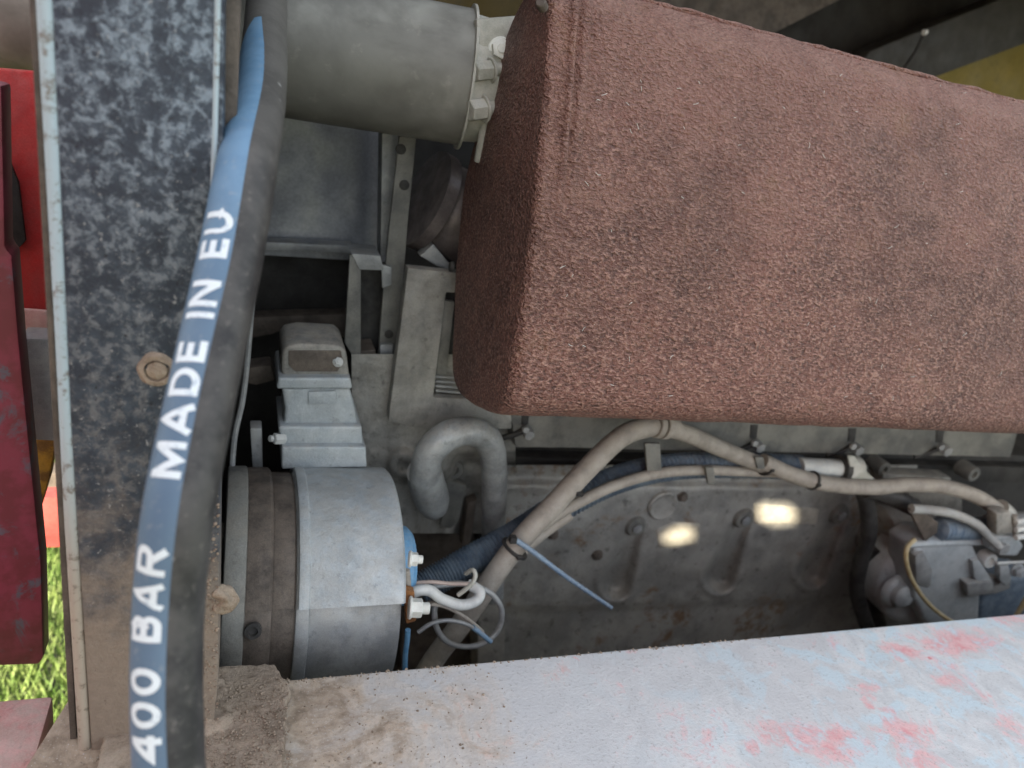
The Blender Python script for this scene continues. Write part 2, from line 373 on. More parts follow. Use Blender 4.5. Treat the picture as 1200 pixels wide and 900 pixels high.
# screw in its dusty collar
sp_ = at(184, 433, PY)
b = B(); add_lathe(b, sp_ + Vector((0, .001, 0)), (0, -1, 0), [(0, .0115), (.003, .0095), (.0035, .007), (.001, .0062)], 28); rough_up(b, .001, 150)
m_dust = grimy('caked_dust', (.24, .19, .14), (.39, .32, .245), (.38, .32, .26), .5, 60, .95, 0, .9, 700, .0016, .3)
obj('screw_collar', b, m_dust, post)
b = B(); add_lathe(b, sp_ + Vector((0, -.0005, 0)), (0, -1, 0), [(0, .0058), (.002, .0055), (.0028, .0035), (.0028, .0001)], 24); rough_up(b, .0005, 200); obj('screw_head', b, m_dust, post)
# dusty foot plate lying on the rail
b = B(); z = CZ + RZ
c1 = atz(262, 777, RZ + .013); c2 = atz(322, 777, RZ + .013); c3 = atz(340, 800, RZ + .013)
add_prism(b, [(c1.x - .08, c1.y + .002, z + .012), (c2.x, c2.y, z + .012), (c3.x, c3.y, z + .012), (c3.x - .01, .40, z + .012), (c1.x - .08, .40, z + .012)], Vector((0, 0, -.0105)), .003, 3)
cut(b, .004); rough_up(b, .0022, 60); rough_up(b, .0012, 200); obj('foot_plate', b, m_dust, post)

# dirt lumps and crumbs
def crumb(b, p, r):
    m_ = Matrix.Translation(p) @ Matrix.Rotation(random.uniform(0, 6), 4, (random.random(), random.random(), random.random() + .1)) @ Matrix.Diagonal((r * random.uniform(.7, 1.3), r * random.uniform(.7, 1.3), r * random.uniform(.5, 1), 1))
    bmesh.ops.create_icosphere(b, subdivisions=1, radius=1, matrix=m_)
random.seed(11); b = B()
for i in range(1500):
    t = random.random() ** 1.8; x = -.09 + t * .34; y = random.uniform(.30, .497)
    if x < 0 and y > .44: y = random.uniform(.3, .44)
    crumb(b, Vector((x, y, CZ + RZ + .0003)), random.uniform(.0002, .0006) + .0010 * random.random() ** 5)
for i in range(170):                                         # along the rail's far edge
    x = .04 + random.random() ** 1.6 * .55; crumb(b, Vector((x, .4975 + random.uniform(-.002, .002), CZ + RZ - .0005)), random.uniform(.0006, .0018))
for i in range(900):                                         # heaped against the post's foot and on its foot plate
    p = Vector((random.uniform(-.005, .06), random.uniform(.36, .49), CZ + RZ + .0125)); crumb(b, p, random.uniform(.0003, .0013))
for i in range(260):
    p = at(random.uniform(232, 256), random.uniform(560, 890), PY - .0003); crumb(b, p, random.uniform(.0004, .0014))
cr = obj('dirt_crumbs', b, m_dust, None, 60); tag(cr, 'brown dirt crumbs scattered on the left end of the rail and post foot', 'dirt', None, 'stuff')
b = B()
lump = B(); bmesh.ops.create_icosphere(lump, subdivisions=4, radius=1, matrix=Matrix.Translation(at(262, 702, PY + .004)) @ Matrix.Diagonal((.0085, .006, .0125, 1)))
rough_up(lump, .004, 120); copy_into(b, lump)
tag(obj('dirt_clod', b, m_dust), 'lump of dried mud stuck on the right edge of the post', 'mud')
b = B()
for (px, py, w_, h_) in ((250, 812, .013, .008), (247, 850, .016, .010), (272, 800, .012, .003)):
    l_ = B(); bmesh.ops.create_icosphere(l_, subdivisions=4, radius=1, matrix=Matrix.Translation(atz(px, py, RZ + .008)) @ Matrix.Diagonal((w_, w_, h_, 1))); rough_up(l_, .005, 90); copy_into(b, l_)
tag(obj('dirt_heap', b, m_dust), 'heap of brown dirt packed against the foot of the post', 'dirt')

# =================================================================== HYDRAULIC HOSE
HR = .0158
hp = [(316, -330, 41), (315, -200, 42), (314, -70, 44), (310, 0, 47), (304, 100, 58), (286, 200, 70), (268, 300, 74), (247, 400, 77), (226, 500, 80), (207, 600, 82), (196, 700, 81), (193, 800, 81), (196, 900, 81), (203, 980, 81)]
pts = []
for px, py, wd in hp:
    pts.append(at(px + 3, py, 2 * HR / (wd * .97) * ray(px, py).dot(ey)))
hc = spline(pts, 14)
hoset = thing('hydraulic_hose', 'thick black hydraulic hose with a blue printed stripe hanging in front of the post', 'hose', hc[-1])
# arc-length table
L = [0]
for i in range(1, len(hc)): L.append(L[-1] + (hc[i] - hc[i - 1]).length)
def hose_pt(s, ang, r):
    s = max(0, min(L[-1] - 1e-6, s)); i = 0
    while L[i + 1] < s: i += 1
    t = (s - L[i]) / (L[i + 1] - L[i]); p = hc[i].lerp(hc[i + 1], t)
    j0 = max(i - 1, 0); j1 = min(i + 2, len(hc) - 1); T = (hc[j1] - hc[j0]).normalized()
    v = (hc[len(hc) // 2] - Vector((0, 0, CZ))).normalized()   # one fixed facing direction for the whole hose
    v = (p - Vector((0, 0, CZ))).normalized()
    n = -(v - T * v.dot(T)).normalized(); sd = T.cross(n)      # n towards the open side
    return p + (n * math.cos(ang) + sd * math.sin(ang)) * r
# which sign is left?
_p = hose_pt(L[-1] * .5, R(90), .01) - hose_pt(L[-1] * .5, 0, 0); SG = -1 if _p.dot(right) > 0 else 1
def hose_mat():
    s = NT('dusty_black_hose'); f = s.noise(35, 5, .65); g = s.noise(200, 4, .7)
    o = s.sep()
    c = s.mix(s.ramp(f, .36, .62), (.022, .022, .023), (.065, .063, .060))
    c = s.mix(s.ramp(o[2], .22, .50, 0, .85), c, (.25, .24, .215))      # chalky dust thicker on the upper stretch
    c = s.mix(s.ramp(g, .56, .74, 0, .25), c, (.30, .28, .25)); c = s.mix(s.ramp(s.vor(40), .09, .04, 0, .5), c, (.5, .5, .48))
    s.bump(s.math('ADD', f, g), .35, .0008); return s.done(c, .5)
m_hose = hose_mat()
b = B(); n_s = 330; sg = 40; rows = []
for i in range(n_s + 1):
    s_ = L[-1] * i / n_s; rr = HR * (1 + .006 * math.sin(s_ * 2 * math.pi / .0032))
    rows.append([b.verts.new(hose_pt(s_, 2 * math.pi * k / sg, rr)) for k in range(sg)])
for i in range(n_s):
    for k in range(sg): b.faces.new((rows[i][k], rows[i][(k + 1) % sg], rows[i + 1][(k + 1) % sg], rows[i + 1][k]))
b.faces.new(rows[0]); b.faces.new(rows[-1][::-1])
obj('outer_cover', b, m_hose, hoset, 80)
def s_at(py):                                               # length along the hose where it passes image row py
    best = None
    for i, p in enumerate(hc):
        d = p - Vector((0, 0, CZ)); v = 450 - F * d.dot(upv) / d.dot(fwd)
        if best is None or abs(v - py) < best[0]: best = (abs(v - py), L[i])
    return best[1]
def stripe_mat():
    s = NT('blue_stripe_print'); f = s.noise(40, 5, .65); g = s.noise(220, 4, .7); o = s.sep()
    c = s.mix(s.ramp(f, .35, .65), (.15, .30, .47), (.20, .37, .55))
    c = s.mix(s.ramp(o[2], .36, .20, 0, .75), c, (.075, .11, .155))          # print rubbed thin and grimy low down
    c = s.mix(s.ramp(g, .56, .68, 0, .25), c, (.36, .38, .38)); c = s.mix(s.math('MULTIPLY', s.ramp(o[2], .57, .63), s.ramp(s.noise(60, 5, .7), .42, .56)), c, (.26, .25, .225)); s.bump(f, .2, .0005); return s.done(c, .5)
m_stripe = stripe_mat()
b = B(); s0 = s_at(45); s1 = L[-1]; n_ = 260; q = 14; rows = []
for i in range(n_ + 1):
    s_ = s0 + (s1 - s0) * i / n_; k0 = min(1, (s_ - s0) / .06)
    a1 = R(-2 + 1.5 * math.sin(s_ * 40)); a0 = R(-30 - 75 * k0)
    if k0 < 1: a1 = R(-12 + 10 * k0)
    rows.append([b.verts.new(hose_pt(s_, -SG * (a0 + (a1 - a0) * k / q), HR * 1.014)) for k in range(q + 1)])
for i in range(n_):
    for k in range(q): b.faces.new((rows[i][k], rows[i][k + 1], rows[i + 1][k + 1], rows[i + 1][k]))
stripe = obj('blue_stripe', b, m_stripe, hoset, 80)
def print_mat():
    s = NT('white_print'); g = s.noise(300, 4, .7); f = s.noise(90, 4)
    c = s.mix(s.ramp(s.math('ADD', s.math('MULTIPLY', g, .6), s.math('MULTIPLY', f, .4)), .53, .64, 0, .45), (.72, .81, .85), (.18, .28, .38)); return s.done(c, .5)
m_print = print_mat()
def arc(cx, cy, rx, ry, a0, a1, n=14): return [(cx + rx * math.cos(R(a0 + (a1 - a0) * k / n)), cy + ry * math.sin(R(a0 + (a1 - a0) * k / n))) for k in range(n + 1)]
h_ = .110                                                    # half the stroke width, letter height 1
GL = {'M': (1.12, [[(h_, 0), (h_, 1)], [(h_, .93), (.56, .15), (1.02, .93)], [(1.02, 0), (1.02, 1)]]),
      'A': (1.06, [[(.09, 0), (.53, .93), (.97, 0)], [(.25, .27), (.81, .27)]]),
      'D': (.94, [[(h_, 0), (h_, 1)], [(h_, h_), (.40, h_)] + arc(.42, .5, .42, .4, -90, 90) + [(.40, .9), (h_, .9)]]),
      'E': (.80, [[(h_, 0), (h_, 1)], [(h_, .9), (.76, .9)], [(h_, .5), (.70, .5)], [(h_, h_), (.78, h_)]]),
      'I': (.20, [[(h_, 0), (h_, 1)]]),
      'N': (.98, [[(h_, 0), (h_, 1)], [(h_, .95), (.88, .05)], [(.88, 0), (.88, 1)]]),
      'U': (.92, [[(h_, 1), (h_, .42)] + arc(.46, .42, .36, .32, 180, 360) + [(.82, .42), (.82, 1)]]),
      'B': (.88, [[(h_, 0), (h_, 1)], [(h_, .9), (.50, .9)] + arc(.50, .71, .24, .19, 90, -90, 8) + [(h_, .52)], [(h_, .52), (.54, .52)] + arc(.54, .31, .25, .21, 90, -90, 8) + [(h_, h_)]]),
      'R': (.92, [[(h_, 0), (h_, 1)], [(h_, .9), (.50, .9)] + arc(.52, .68, .27, .22, 90, -90, 8) + [(h_, .46)], [(.45, .46), (.84, 0)]]),
      'P': (.84, [[(h_, 0), (h_, 1)], [(h_, .9), (.46, .9)] + arc(.48, .66, .27, .24, 90, -90, 8) + [(h_, .42)]]),
      'W': (1.3, [[(.08, 1), (.37, .08), (.65, .9), (.93, .08), (1.22, 1)]]),
      '4': (.86, [[(.66, 0), (.66, 1)], [(.64, .93), (.10, .30), (.86, .30)]]),
      '0': (.84, [arc(.42, .5, .32, .40, 0, 360, 28)])}
def lettering(txt, py_start, py_end, a_base, a_top):
    """white print running up the hose; letter tops towards the left"""
    x = 0; strokes = []
    for ch in txt:
        if ch == ' ': x += .62; continue
        wd_, ss = GL[ch]
        for st in ss: strokes.append([(x + p[0], p[1]) for p in st])
        x += wd_ + .24
    tot = x - .24; sA = s_at(py_start); sB = s_at(py_end); b_ = B()
    for si, st in enumerate(strokes):
        pl = []
        for k in range(len(st) - 1):
            a_, c_ = Vector((*st[k], 0)), Vector((*st[k + 1], 0)); m_ = max(1, int((c_ - a_).length / .08))
            for q_ in range(m_): pl.append(a_.lerp(c_, q_ / m_))
        pl.append(Vector((*st[-1], 0))); prev = None
        for k, p in enumerate(pl):
            d0 = (pl[k] - pl[k - 1]).normalized() if k else None; d1 = (pl[k + 1] - pl[k]).normalized() if k < len(pl) - 1 else None
            if d0 is None: d0 = d1
            if d1 is None: d1 = d0
            n_ = Vector((-(d0.y + d1.y), d0.x + d1.x, 0)); n_ = n_.normalized() / max(.45, n_.length / 2)
            pr_ = []
            for sg_ in (1, .33, -.33, -1):
                q_ = p + n_ * h_ * sg_; u = q_.x / tot
                pr_.append(b_.verts.new(hose_pt(sA + (sB - sA) * u, -SG * R(a_base + (a_top - a_base) * q_.y), HR * 1.024 + .00003 * (si % 5))))
            if prev:
                for z_ in range(3): b_.faces.new((prev[z_], prev[z_ + 1], pr_[z_ + 1], pr_[z_]))
            prev = pr_
    return obj('lettering', b_, m_print, hoset, 80)
bpy.context.view_layer.update()
lettering('MADE IN EU', 566, 266, -7, -62)
lettering('400 BAR', 870, 632, -10, -66)
lettering('WP', 962, 886, -12, -66)

# =================================================================== LEFT: red panels and things behind the gap
t = thing('red_side_panel', 'bright red sheet panel behind the left of the post with a torn black gap', 'panel', at(25, 390, .75))
b = B(); pxp(b, [(-260, 60), (60, 86), (72, 392), (18, 388), (-260, 380)], .75, .02, .002); obj('sheet', b, m_red, t)
b = B(); pxp(b, [(18, 362), (70, 366), (70, 394), (20, 392)], .742, .006, .002); obj('fold', b, m_pinkred, t)
b = B(); pxp(b, [(6, 190), (12, 190), (22, 215), (30, 282), (22, 292), (10, 288)], .744, .004, .0005); rough_up(b, .001, 80); obj('torn_gap', b, m_black, t)
t = thing('maroon_door', 'dark red door panel with faded grey patches at the left edge', 'door', at(10, 780, .62))
b = B(); pxp(b, [(-260, 40), (2, 100), (6, 290), (14, 300), (22, 400), (38, 560), (48, 660), (51, 770), (46, 779), (-260, 790)], .62, .025, .003)
md = NT('maroon_faded'); f = md.noise(15, 6, .7, .5)
c = md.mix(md.ramp(md.noise(40), .4, .6), (.15, .024, .034), (.21, .032, .055)); c = md.mix(md.ramp(f, .52, .60, 0, .9), c, (.10, .095, .12)); md.bump(f, .2, .001)
obj('leaf', b, md.done(c, .42), t)
b = B(); pxp(b, [(22, 396), (75, 398), (80, 518), (33, 516)], .70, .03, .003)
tag(obj('grey_bracket', b, m_alub), 'flat grey metal block between the maroon door and the post', 'bracket')
b = B(); pxp(b, [(30, 515), (66, 515), (58, 560), (46, 600), (30, 590)], .80, .02, .002)
tag(obj('rusty_strut', b, grimy('yellow_rust', (.50, .28, .04), (.20, .10, .03), (.4, .3, .1), .2, 60, .8)), 'orange rusty strut under the grey metal block', 'strut')
b = B(); pxp(b, [(50, 556), (95, 552), (95, 596), (44, 596)], 1.10, .04, .006); rough_up(b, .004, 30)
tag(obj('tan_stone', b, m_brown), 'tan stone in the gap just above the red plank', 'stone')
b = B(); pxp(b, [(34, 584), (100, 582), (100, 641), (34, 642)], 1.05, .03, .002)
tag(obj('red_plank', b, grimy('salmon_red_paint', (.36, .045, .04), (.42, .07, .06), (.4, .2, .18), .2, 15, .5)), 'salmon red board behind the gap, above the grass', 'board')
b = B(); p = atz(-10, 905, RZ - .03)
add_box(b, (-.75, .20, CZ + RZ - .09), (-.1195, .535, CZ + RZ - .03), .004)
tag(obj('red_step', b, m_pinkred), 'faded red and white step at the bottom left corner beside the rail', 'step')
# thin cable behind the hose
b = B(); add_tube(b, spline([at(297, 330, .74), at(290, 420, .74), at(284, 470, .74), at(274, 520, .74), at(270, 600, .74)], 8), .0030, 8)
tag(obj('thin_cable', b, m_alub), 'thin grey cable hanging just right of the hydraulic hose', 'cable')

# =================================================================== MUFFLER
prof0 = [(.557, -.235), (.5615, -.262), (.585, -.282), (.63, -.300), (.672, -.3125), (.702, -.317), (.731, -.306), (.758, -.268), (.79, -.186), (.803, -.12), (.80, -.085), (.78, -.02), (.745, .043),
         (.715, .075), (.688, .088), (.662, .088), (.641, .07), (.628, .04), (.606, -.02), (.585, -.09), (.567, -.17)]
n0 = len(prof0); prof = []
for i in range(n0):
    p0, p1, p2, p3 = [Vector((0, *prof0[(i + k) % n0])) for k in (-1, 0, 1, 2)]
    m_ = max(3, int((p2 - p1).length / .006))
    for k in range(m_):
        t_ = k / m_; prof.append(.5 * ((2 * p1) + (-p0 + p2) * t_ + (2 * p0 - 5 * p1 + 4 * p2 - p3) * t_ * t_ + (-p0 + 3 * p1 - 3 * p2 + p3) * t_ ** 3))
npf = len(prof); cen = Vector((0, .678, -.11))
nrm = []
for i in range(npf):
    d = (prof[(i + 1) % npf] - prof[i - 1]).normalized(); n_ = Vector((0, d.z, -d.y))
    if n_.dot(prof[i] - cen) < 0: n_ = -n_
    nrm.append(n_)
X0 = .232
muf = thing('exhaust_muffler', 'large rusty brown exhaust muffler filling the upper right', 'muffler', (X0, .68, CZ - .31))
def ring(bm, x, inset, scale=1, rib=0):
    out = []
    for i in range(npf):
        low = max(0, min(1, (-.10 - prof[i].z) / .17)); rr = .007 + .005 * low
        p = prof[i] - nrm[i] * inset(rr) ; p = cen + (p - cen) * scale
        fade = 1 - max(0, min(1, (-.02 - prof[i].z) / .08)); p = p + nrm[i] * rib * fade
        xx = x(rr) if callable(x) else x
        q_ = Vector((xx, p.y, CZ + p.z)); n3 = noise.noise(q_ * 45) * .0009 + noise.noise(q_ * 14) * .0016
        q_ += Vector((0, nrm[i].y, nrm[i].z)) * n3 * (1 if scale == 1 else 0) + Vector((noise.noise(q_ * 20) * .0012, 0, 0))
        out.append(bm.verts.new(q_))
    return out
b = B(); rings = []
for sc_ in (.05, .3, .55, .75, .9): rings.append(ring(b, lambda rr, s_=sc_: X0 - .004 * (1 - s_ ** 2), lambda rr: rr, sc_))
for k in range(0, 9):
    a = R(90 * k / 8); rings.append(ring(b, lambda rr, a=a: X0 + rr * (1 - math.sin(a)) if False else X0 + rr * (1 - math.cos(a)), lambda rr, a=a: rr * (1 - math.sin(a))))
endrings = len(rings)
xs = [X0 + .030, X0 + .033]; x = X0 + .036
body_x = []
ribs = {0: .0, 1: .0}
seq = [(.0180, 0), (.0195, .0022), (.0215, .0034), (.0240, .0030), (.0255, -.0014), (.0275, -.0012), (.030, .0022), (.036, .0020), (.039, -.0010), (.042, 0), (.05, 0)]
for dx, rb in seq: rings.append(ring(b, X0 + dx - .010 * 0, lambda rr: 0, 1, rb))
xx = X0 + .06
while xx < 1.9: rings.append(ring(b, xx, lambda rr: 0)); xx += .012
for i in range(len(rings) - 1):
    for k in range(npf): b.faces.new((rings[i][k], rings[i][(k + 1) % npf], rings[i + 1][(k + 1) % npf], rings[i + 1][k]))
b.faces.new(rings[0]); b.faces.new(rings[-1][::-1])
obj('shell', b, m_muffler, muf, 75)
# crusty weld bead along the seam on top, and small rivet hole
b = B(); wb = []
xx = X0 + .035
while xx < 1.9:
    wb.append(Vector((xx, .664 + noise.noise(Vector((xx * 30, 0, 0))) * .003, CZ + .0885 + noise.noise(Vector((xx * 25, 5, 0))) * .0018))); xx += .006
add_tube(b, wb, lambda t_: .0026 + .0012 * noise.noise(Vector((t_ * 130, 1, 2))), 8); obj('weld_seam', b, m_muffler, muf, 80)
b = B(); add_cyl(b, at(543, 372, .765) + Vector((-.004, 0, 0)), at(543, 372, .765) + Vector((.004, 0, 0)), .0055, 16)
b.free()
b = B(); add_lathe(b, Vector((X0 - .0045, .79, CZ - .200)), (-1, 0, 0), [(-.004, .006), (.0, .0058), (.0006, .004)], 16); obj('plug', b, m_black, muf)
b = B(); add_cyl(b, at(637, 10, .64), at(637, 10, .64) + Vector((-.006, -.006, .004)), .0045, 14); obj('rivet', b, m_brown, muf)

# =================================================================== TOP PIPE + CLAMP
pipe = thing('exhaust_pipe', 'wide sooty grey steel pipe running left from the muffler behind the post', 'pipe', at(400, 70, .80))
pa = at(543, 92, .80); pb = at(0, -4, .86); PR = .0655
def pipe_mat():
    s = NT('sooty_grey_pipe'); f = s.noise(12, 5, .6, .1); g = s.noise(60, 5, .7); gl = s.noise(22, 5, .6, 0, s.map((.4, 1, 1))); lg = s.noise(5, 3, .5)
    c = s.mix(s.ramp(f, .35, .65), (.20, .197, .18), (.38, .38, .345)); c = s.mix(s.ramp(lg, .45, .60, 0, .7), c, (.10, .095, .082)); c = s.mix(s.ramp(gl, .52, .68, 0, .35), c, (.08, .075, .065)); c = s.mix(s.ramp(g, .58, .7, 0, .12), c, (.5, .48, .42))
    s.bump(g, .3, .0008); return s.done(c, .55, .1)
m_pipe = pipe_mat(); ax = (pb - pa); LL = ax.length
b = B(); add_lathe(b, pa, ax, [(0, PR - .003), (0, PR), (LL * .25, PR), (LL * .5, PR), (LL * .75, PR), (LL * 1.9, PR)], 72); obj('tube', b, m_pipe, pipe, 60)
b = B(); add_lathe(b, pa - ax.normalized() * .003, ax, [(0, PR - .004), (0, PR + .0045), (.0025, PR + .0045), (.003, PR)], 72); obj('rim', b, m_cream, pipe, 50)
cl = thing('pipe_clamp', 'pale cream clamp with two bolts joining the pipe and muffler', 'clamp', at(575, 100, .82))
b = B(); add_lathe(b, pa + Vector((.004, 0, 0)), -ax, [(0, PR - .010), (.0, PR - .004), (.022, PR - .006), (.055, PR - .010), (.058, PR - .03)], 72); obj('band', b, m_cream, cl, 50)
b = B(); pxp(b, [(558, 22), (612, 18), (606, 62), (598, 72), (572, 74), (562, 60)], .748, .012, .003); obj('lug', b, m_cream, cl)
b = B(); add_bolt(b, at(586, 58, .747), (-.1, -1, .15), .0095, .008); obj('bolt', b, m_white, cl)
for (x0_, y0_, x1_, y1_, r_) in ((556, 84, 600, 80, .0095), (550, 130, 590, 124, .0105)):
    b = B(); p0, p1 = at(x0_, y0_, .735), at(x1_, y1_, .745); add_cyl(b, p0, p0.lerp(p1, .42), r_, 6, .001); add_cyl(b, p0.lerp(p1, .42), p1, r_ * .66, 18)
    add_cyl(b, p0.lerp(p1, .40), p0.lerp(p1, .46), r_ * 1.25, 20); obj('bolt', b, m_cream, cl)
b = B(); add_cyl(b, at(576, 92, .75), at(560, 190, .76), .0042, 12); add_cyl(b, at(583, 80, .76), at(573, 120, .76), .006, 12); obj('tie_rod', b, m_cream, cl)

# =================================================================== BAY WALLS
b = B(); pxp(b, [(230, 100), (452, 120), (452, 300), (230, 285)], 1.02, .01, .002)
bay = thing('bay_wall', 'dark sheet metal wall at the back of the engine bay with a bluish upper sheet', 'wall', (.3, 1.02, CZ - .5))
sheet = B(); n_ = 24; rows = []
for i in range(n_ + 1):
    px = 225 + (462 - 225) * i / n_; bend = .0 if px < 425 else ((px - 425) / 37) ** 2 * .06
    rows.append([sheet.verts.new(at(px, py + (px - 330) * .06, 1.02 + bend + .02 * math.sin((py - 60) / 230 * 2.2))) for py in range(60, 301, 12)])
for i in range(n_):
    for j in range(len(rows[0]) - 1): sheet.faces.new((rows[i][j], rows[i + 1][j], rows[i + 1][j + 1], rows[i][j + 1]))
b.free()
obj('upper_sheet', sheet, m_sheet, bay, 60)
b = B(); pxp(b, [(230, 280), (414, 288), (414, 297), (230, 291)], 1.0, .03, .002); obj('ledge', b, m_alub, bay)
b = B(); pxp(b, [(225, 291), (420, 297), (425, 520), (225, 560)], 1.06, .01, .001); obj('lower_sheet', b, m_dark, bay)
b = B(); hfield(b, 280, 345, 360, 400, 5, lambda x_, y_: .95); b.free()
b = B(); pxp(b, [(288, 372), (410, 368), (412, 398), (375, 392), (350, 380), (320, 392), (290, 398)], .98, .03, .004); obj('rib', b, m_brown, bay)
b = B(); add_box(b, (-.15, 1.45, CZ - 1.2), (3.4, 1.47, CZ + .6), .001); obj('rear_panel', b, m_dark, bay)
b = B(); add_box(b, (3.0, .55, CZ - 1.2), (3.02, 1.45, CZ + .6), .001); obj('end_panel', b, m_dark, bay)
b = B(); add_box(b, (-.028, .51, CZ - .985), (-.018, 1.45, CZ + .42), .001); obj('side_panel', b, m_dark, bay)  # brought forward to stop light leaking in from the grass
b = B(); add_box(b, (-.02, .45, CZ - 1.0), (3.0, 1.45, CZ - .985), .001); obj('belly_pan', b, m_floor, bay)
b = B(); add_box(b, (-.02, .452, CZ - .99), (3.0, .458, CZ - .605), .001); obj('bounce_skirt', b, m_dark, bay)  # unseen plate added to keep ground bounce out of the bay

# unseen panel added to shade the engine; its two holes shape the sun spots
BY = .86
SPOTS = [[(776, 632), (786, 622), (800, 617), (813, 621), (812, 631), (798, 636), (782, 637)],
         [(888, 597), (892, 590), (925, 592), (933, 600), (931, 613), (905, 616), (889, 608)]]
DX = -1.0
cu = bpy.data.curves.new('sun_blocker_outline', 'CURVE'); cu.dimensions = '2D'; cu.fill_mode = 'BOTH'; cu.extrude = .0015
def spl(P):
    s_ = cu.splines.new('POLY'); s_.points.add(len(P) - 1)
    for i, (x_, y_) in enumerate(P): s_.points[i].co = (x_, y_, 0, 1)
    s_.use_cyclic_u = True
spl([(-1.85, -.45), (.25, -.55), (.27, .85), (-.1, 1.2), (-.5, 1.5), (-1.75, 1.5), (-1.85, 1.4)])
for S in SPOTS:
    H = []
    for px, py in S:
        p = at(px, py, BY - .004); k = (DX - p.x) / SUN.x; p = p + SUN * k; H.append((p.y, p.z - CZ))
    spl(H)
to = bpy.data.objects.new('t', cu); C.objects.link(to); bpy.context.view_layer.update()
me = bpy.data.meshes.new_from_object(to.evaluated_get(bpy.context.evaluated_depsgraph_get())); bpy.data.objects.remove(to)
cov = bpy.data.objects.new('sun_blocker', me); C.objects.link(cov); me.materials.clear(); me.materials.append(m_red)
cov.matrix_world = Matrix(((0, 0, 1, DX), (1, 0, 0, 0), (0, 1, 0, CZ), (0, 0, 0, 1)))
tag(cov, 'unseen red panel added left of the bay to block the sun, with two holes for sun spots', 'door')
b = B(); add_box(b, (-.1, .74, CZ + .42), (3.05, 1.5, CZ + .44), .002)
tag(obj('hood', b, m_dark), 'dark steel hood over the back of the engine bay behind the muffler', 'hood')

# hood frame seen above the muffler
b = B(); pxp(b, [(1005, 78), (1020, 60), (1215, -18), (1215, 46), (1092, 92), (1080, 130), (1000, 130)], 1.30, .05, .003)
tag(obj('hood_brace', b, grimy('brace_black', (.035, .034, .03), (.05, .048, .042), (.1, .09, .07), .3, 10, .6)), 'black diagonal brace above the muffler at the upper right', 'brace')
b = B(); pxp(b, [(1040, 100), (1240, 22), (1240, 160), (1040, 160)], 1.36, .02, .002)
tag(obj('olive_panel', b, m_olive), 'olive yellow painted panel behind the black brace, top right corner', 'panel')
b = B(); pxp(b, [(350, -250), (690, -250), (650, 35), (350, 20)], 1.25, .02, .002)
tag(obj('ochre_panel', b, grimy('dark_ochre', (.09, .065, .018), (.12, .085, .025), (.1, .08, .04), .2, 6, .7)), 'dark ochre panel edge above the pipe clamp at the top', 'panel')
t = thing('hanging_screw', 'small bright screw head on a dark stem above the muffler', 'screw', at(1083, 38, 1.22))
b = B(); add_bolt(b, at(1083, 38, 1.22), (0, -1, .2), .0045, .006); obj('screw_head', b, m_white, t)
b = B(); add_tube(b, [at(1082, 42, 1.225), at(1072, 62, 1.235), at(1056, 85, 1.25)], .003, 8); obj('stem', b, m_black, t)
b = B(); pxp(b, [(700, -140), (1260, -140), (905, 40), (700, 6)], 1.33, .03, .002)
tag(obj('hood_rib', b, m_brown), 'dark brown hood rib above the muffler at the top centre', 'rib')

# =================================================================== UPRIGHT BRACKETS, COVER FRAME
t = thing('upright_bracket', 'tall grey perforated steel upright left of the muffler', 'bracket', at(455, 480, .86))
b = B(); pxp(b, [(468, 160), (488, 160), (478, 260), (470, 360), (466, 420), (454, 494), (449, 494), (442, 430), (450, 330), (458, 250)], .86, .006, .001); obj('strip', b, m_cast, t)
b = B(); pxp(b, [(448, 150), (470, 150), (458, 300), (446, 300)], .90, .03, .001); obj('web', b, m_alub, t)
for (px, py, r_) in ((474, 217, 6), (456, 392, 5), (470, 175, 6)):
    b = B(); c_ = at(px, py, .8585); add_lathe(b, c_, (0, -1, 0), [(-.002, r_ * mpp(px, py, .86)), (0.0, r_ * mpp(px, py, .86)), (.0004, r_ * .7 * mpp(px, py, .86))], 18); obj('hole', b, m_black, t)
b = B(); pxp(b, [(447, 310), (459, 313), (459, 334), (448, 338)], .852, .006, .001); obj('tab', b, m_alub, t)
b = B(); pxp(b, [(445, 404), (461, 404), (458, 452), (449, 452)], .853, .006, .0015); obj('slot_plate', b, m_alub, t)
t = thing('box_bracket', 'open grey channel bracket with black inside beside the perforated upright', 'bracket', at(425, 420, .86))
b = B(); pxp(b, [(410, 298), (423, 303), (423, 412), (419, 426), (404, 402)], .845, .006, .001); obj('side', b, m_cast, t)
b = B(); pxp(b, [(412, 297), (446, 300), (450, 317), (421, 316)], .843, .05, .001); obj('top', b, m_alub, t)
b = B(); pxp(b, [(420, 312), (450, 312), (446, 420), (420, 420)], .895, .006, .001); obj('back', b, m_black, t)
b = B(); pxp(b, [(418, 412), (440, 410), (440, 420), (420, 426)], .85, .04, .001); obj('bottom', b, m_brown, t)
# dark duct behind muffler
t = thing('rubber_duct', 'dull brown duct end tucked behind the left end of the muffler', 'duct', at(525, 250, .88))
b = B(); d0 = at(503, 236, .89); add_lathe(b, d0, (1, .1, -.35), [(-.004, .0), (-.002, .028), (.006, .047), (.02, .055), (.06, .057), (.16, .057)], 48)
m_duct = grimy('brown_duct', (.10, .085, .085), (.17, .145, .14), (.3, .27, .25), .3, 20, .4, .1, .3, 300); obj('duct_wall', b, m_duct, t)
b = B(); add_lathe(b, d0, (1, .1, -.35), [(-.009, .052), (-.009, .0605), (.006, .0605), (.006, .055)], 48); obj('clamp_band', b, m_duct, t)
b = B(); pxp(b, [(492, 300), (508, 286), (534, 318), (512, 312)], .84, .02, .002); obj('lower_lip', b, m_alub, t)

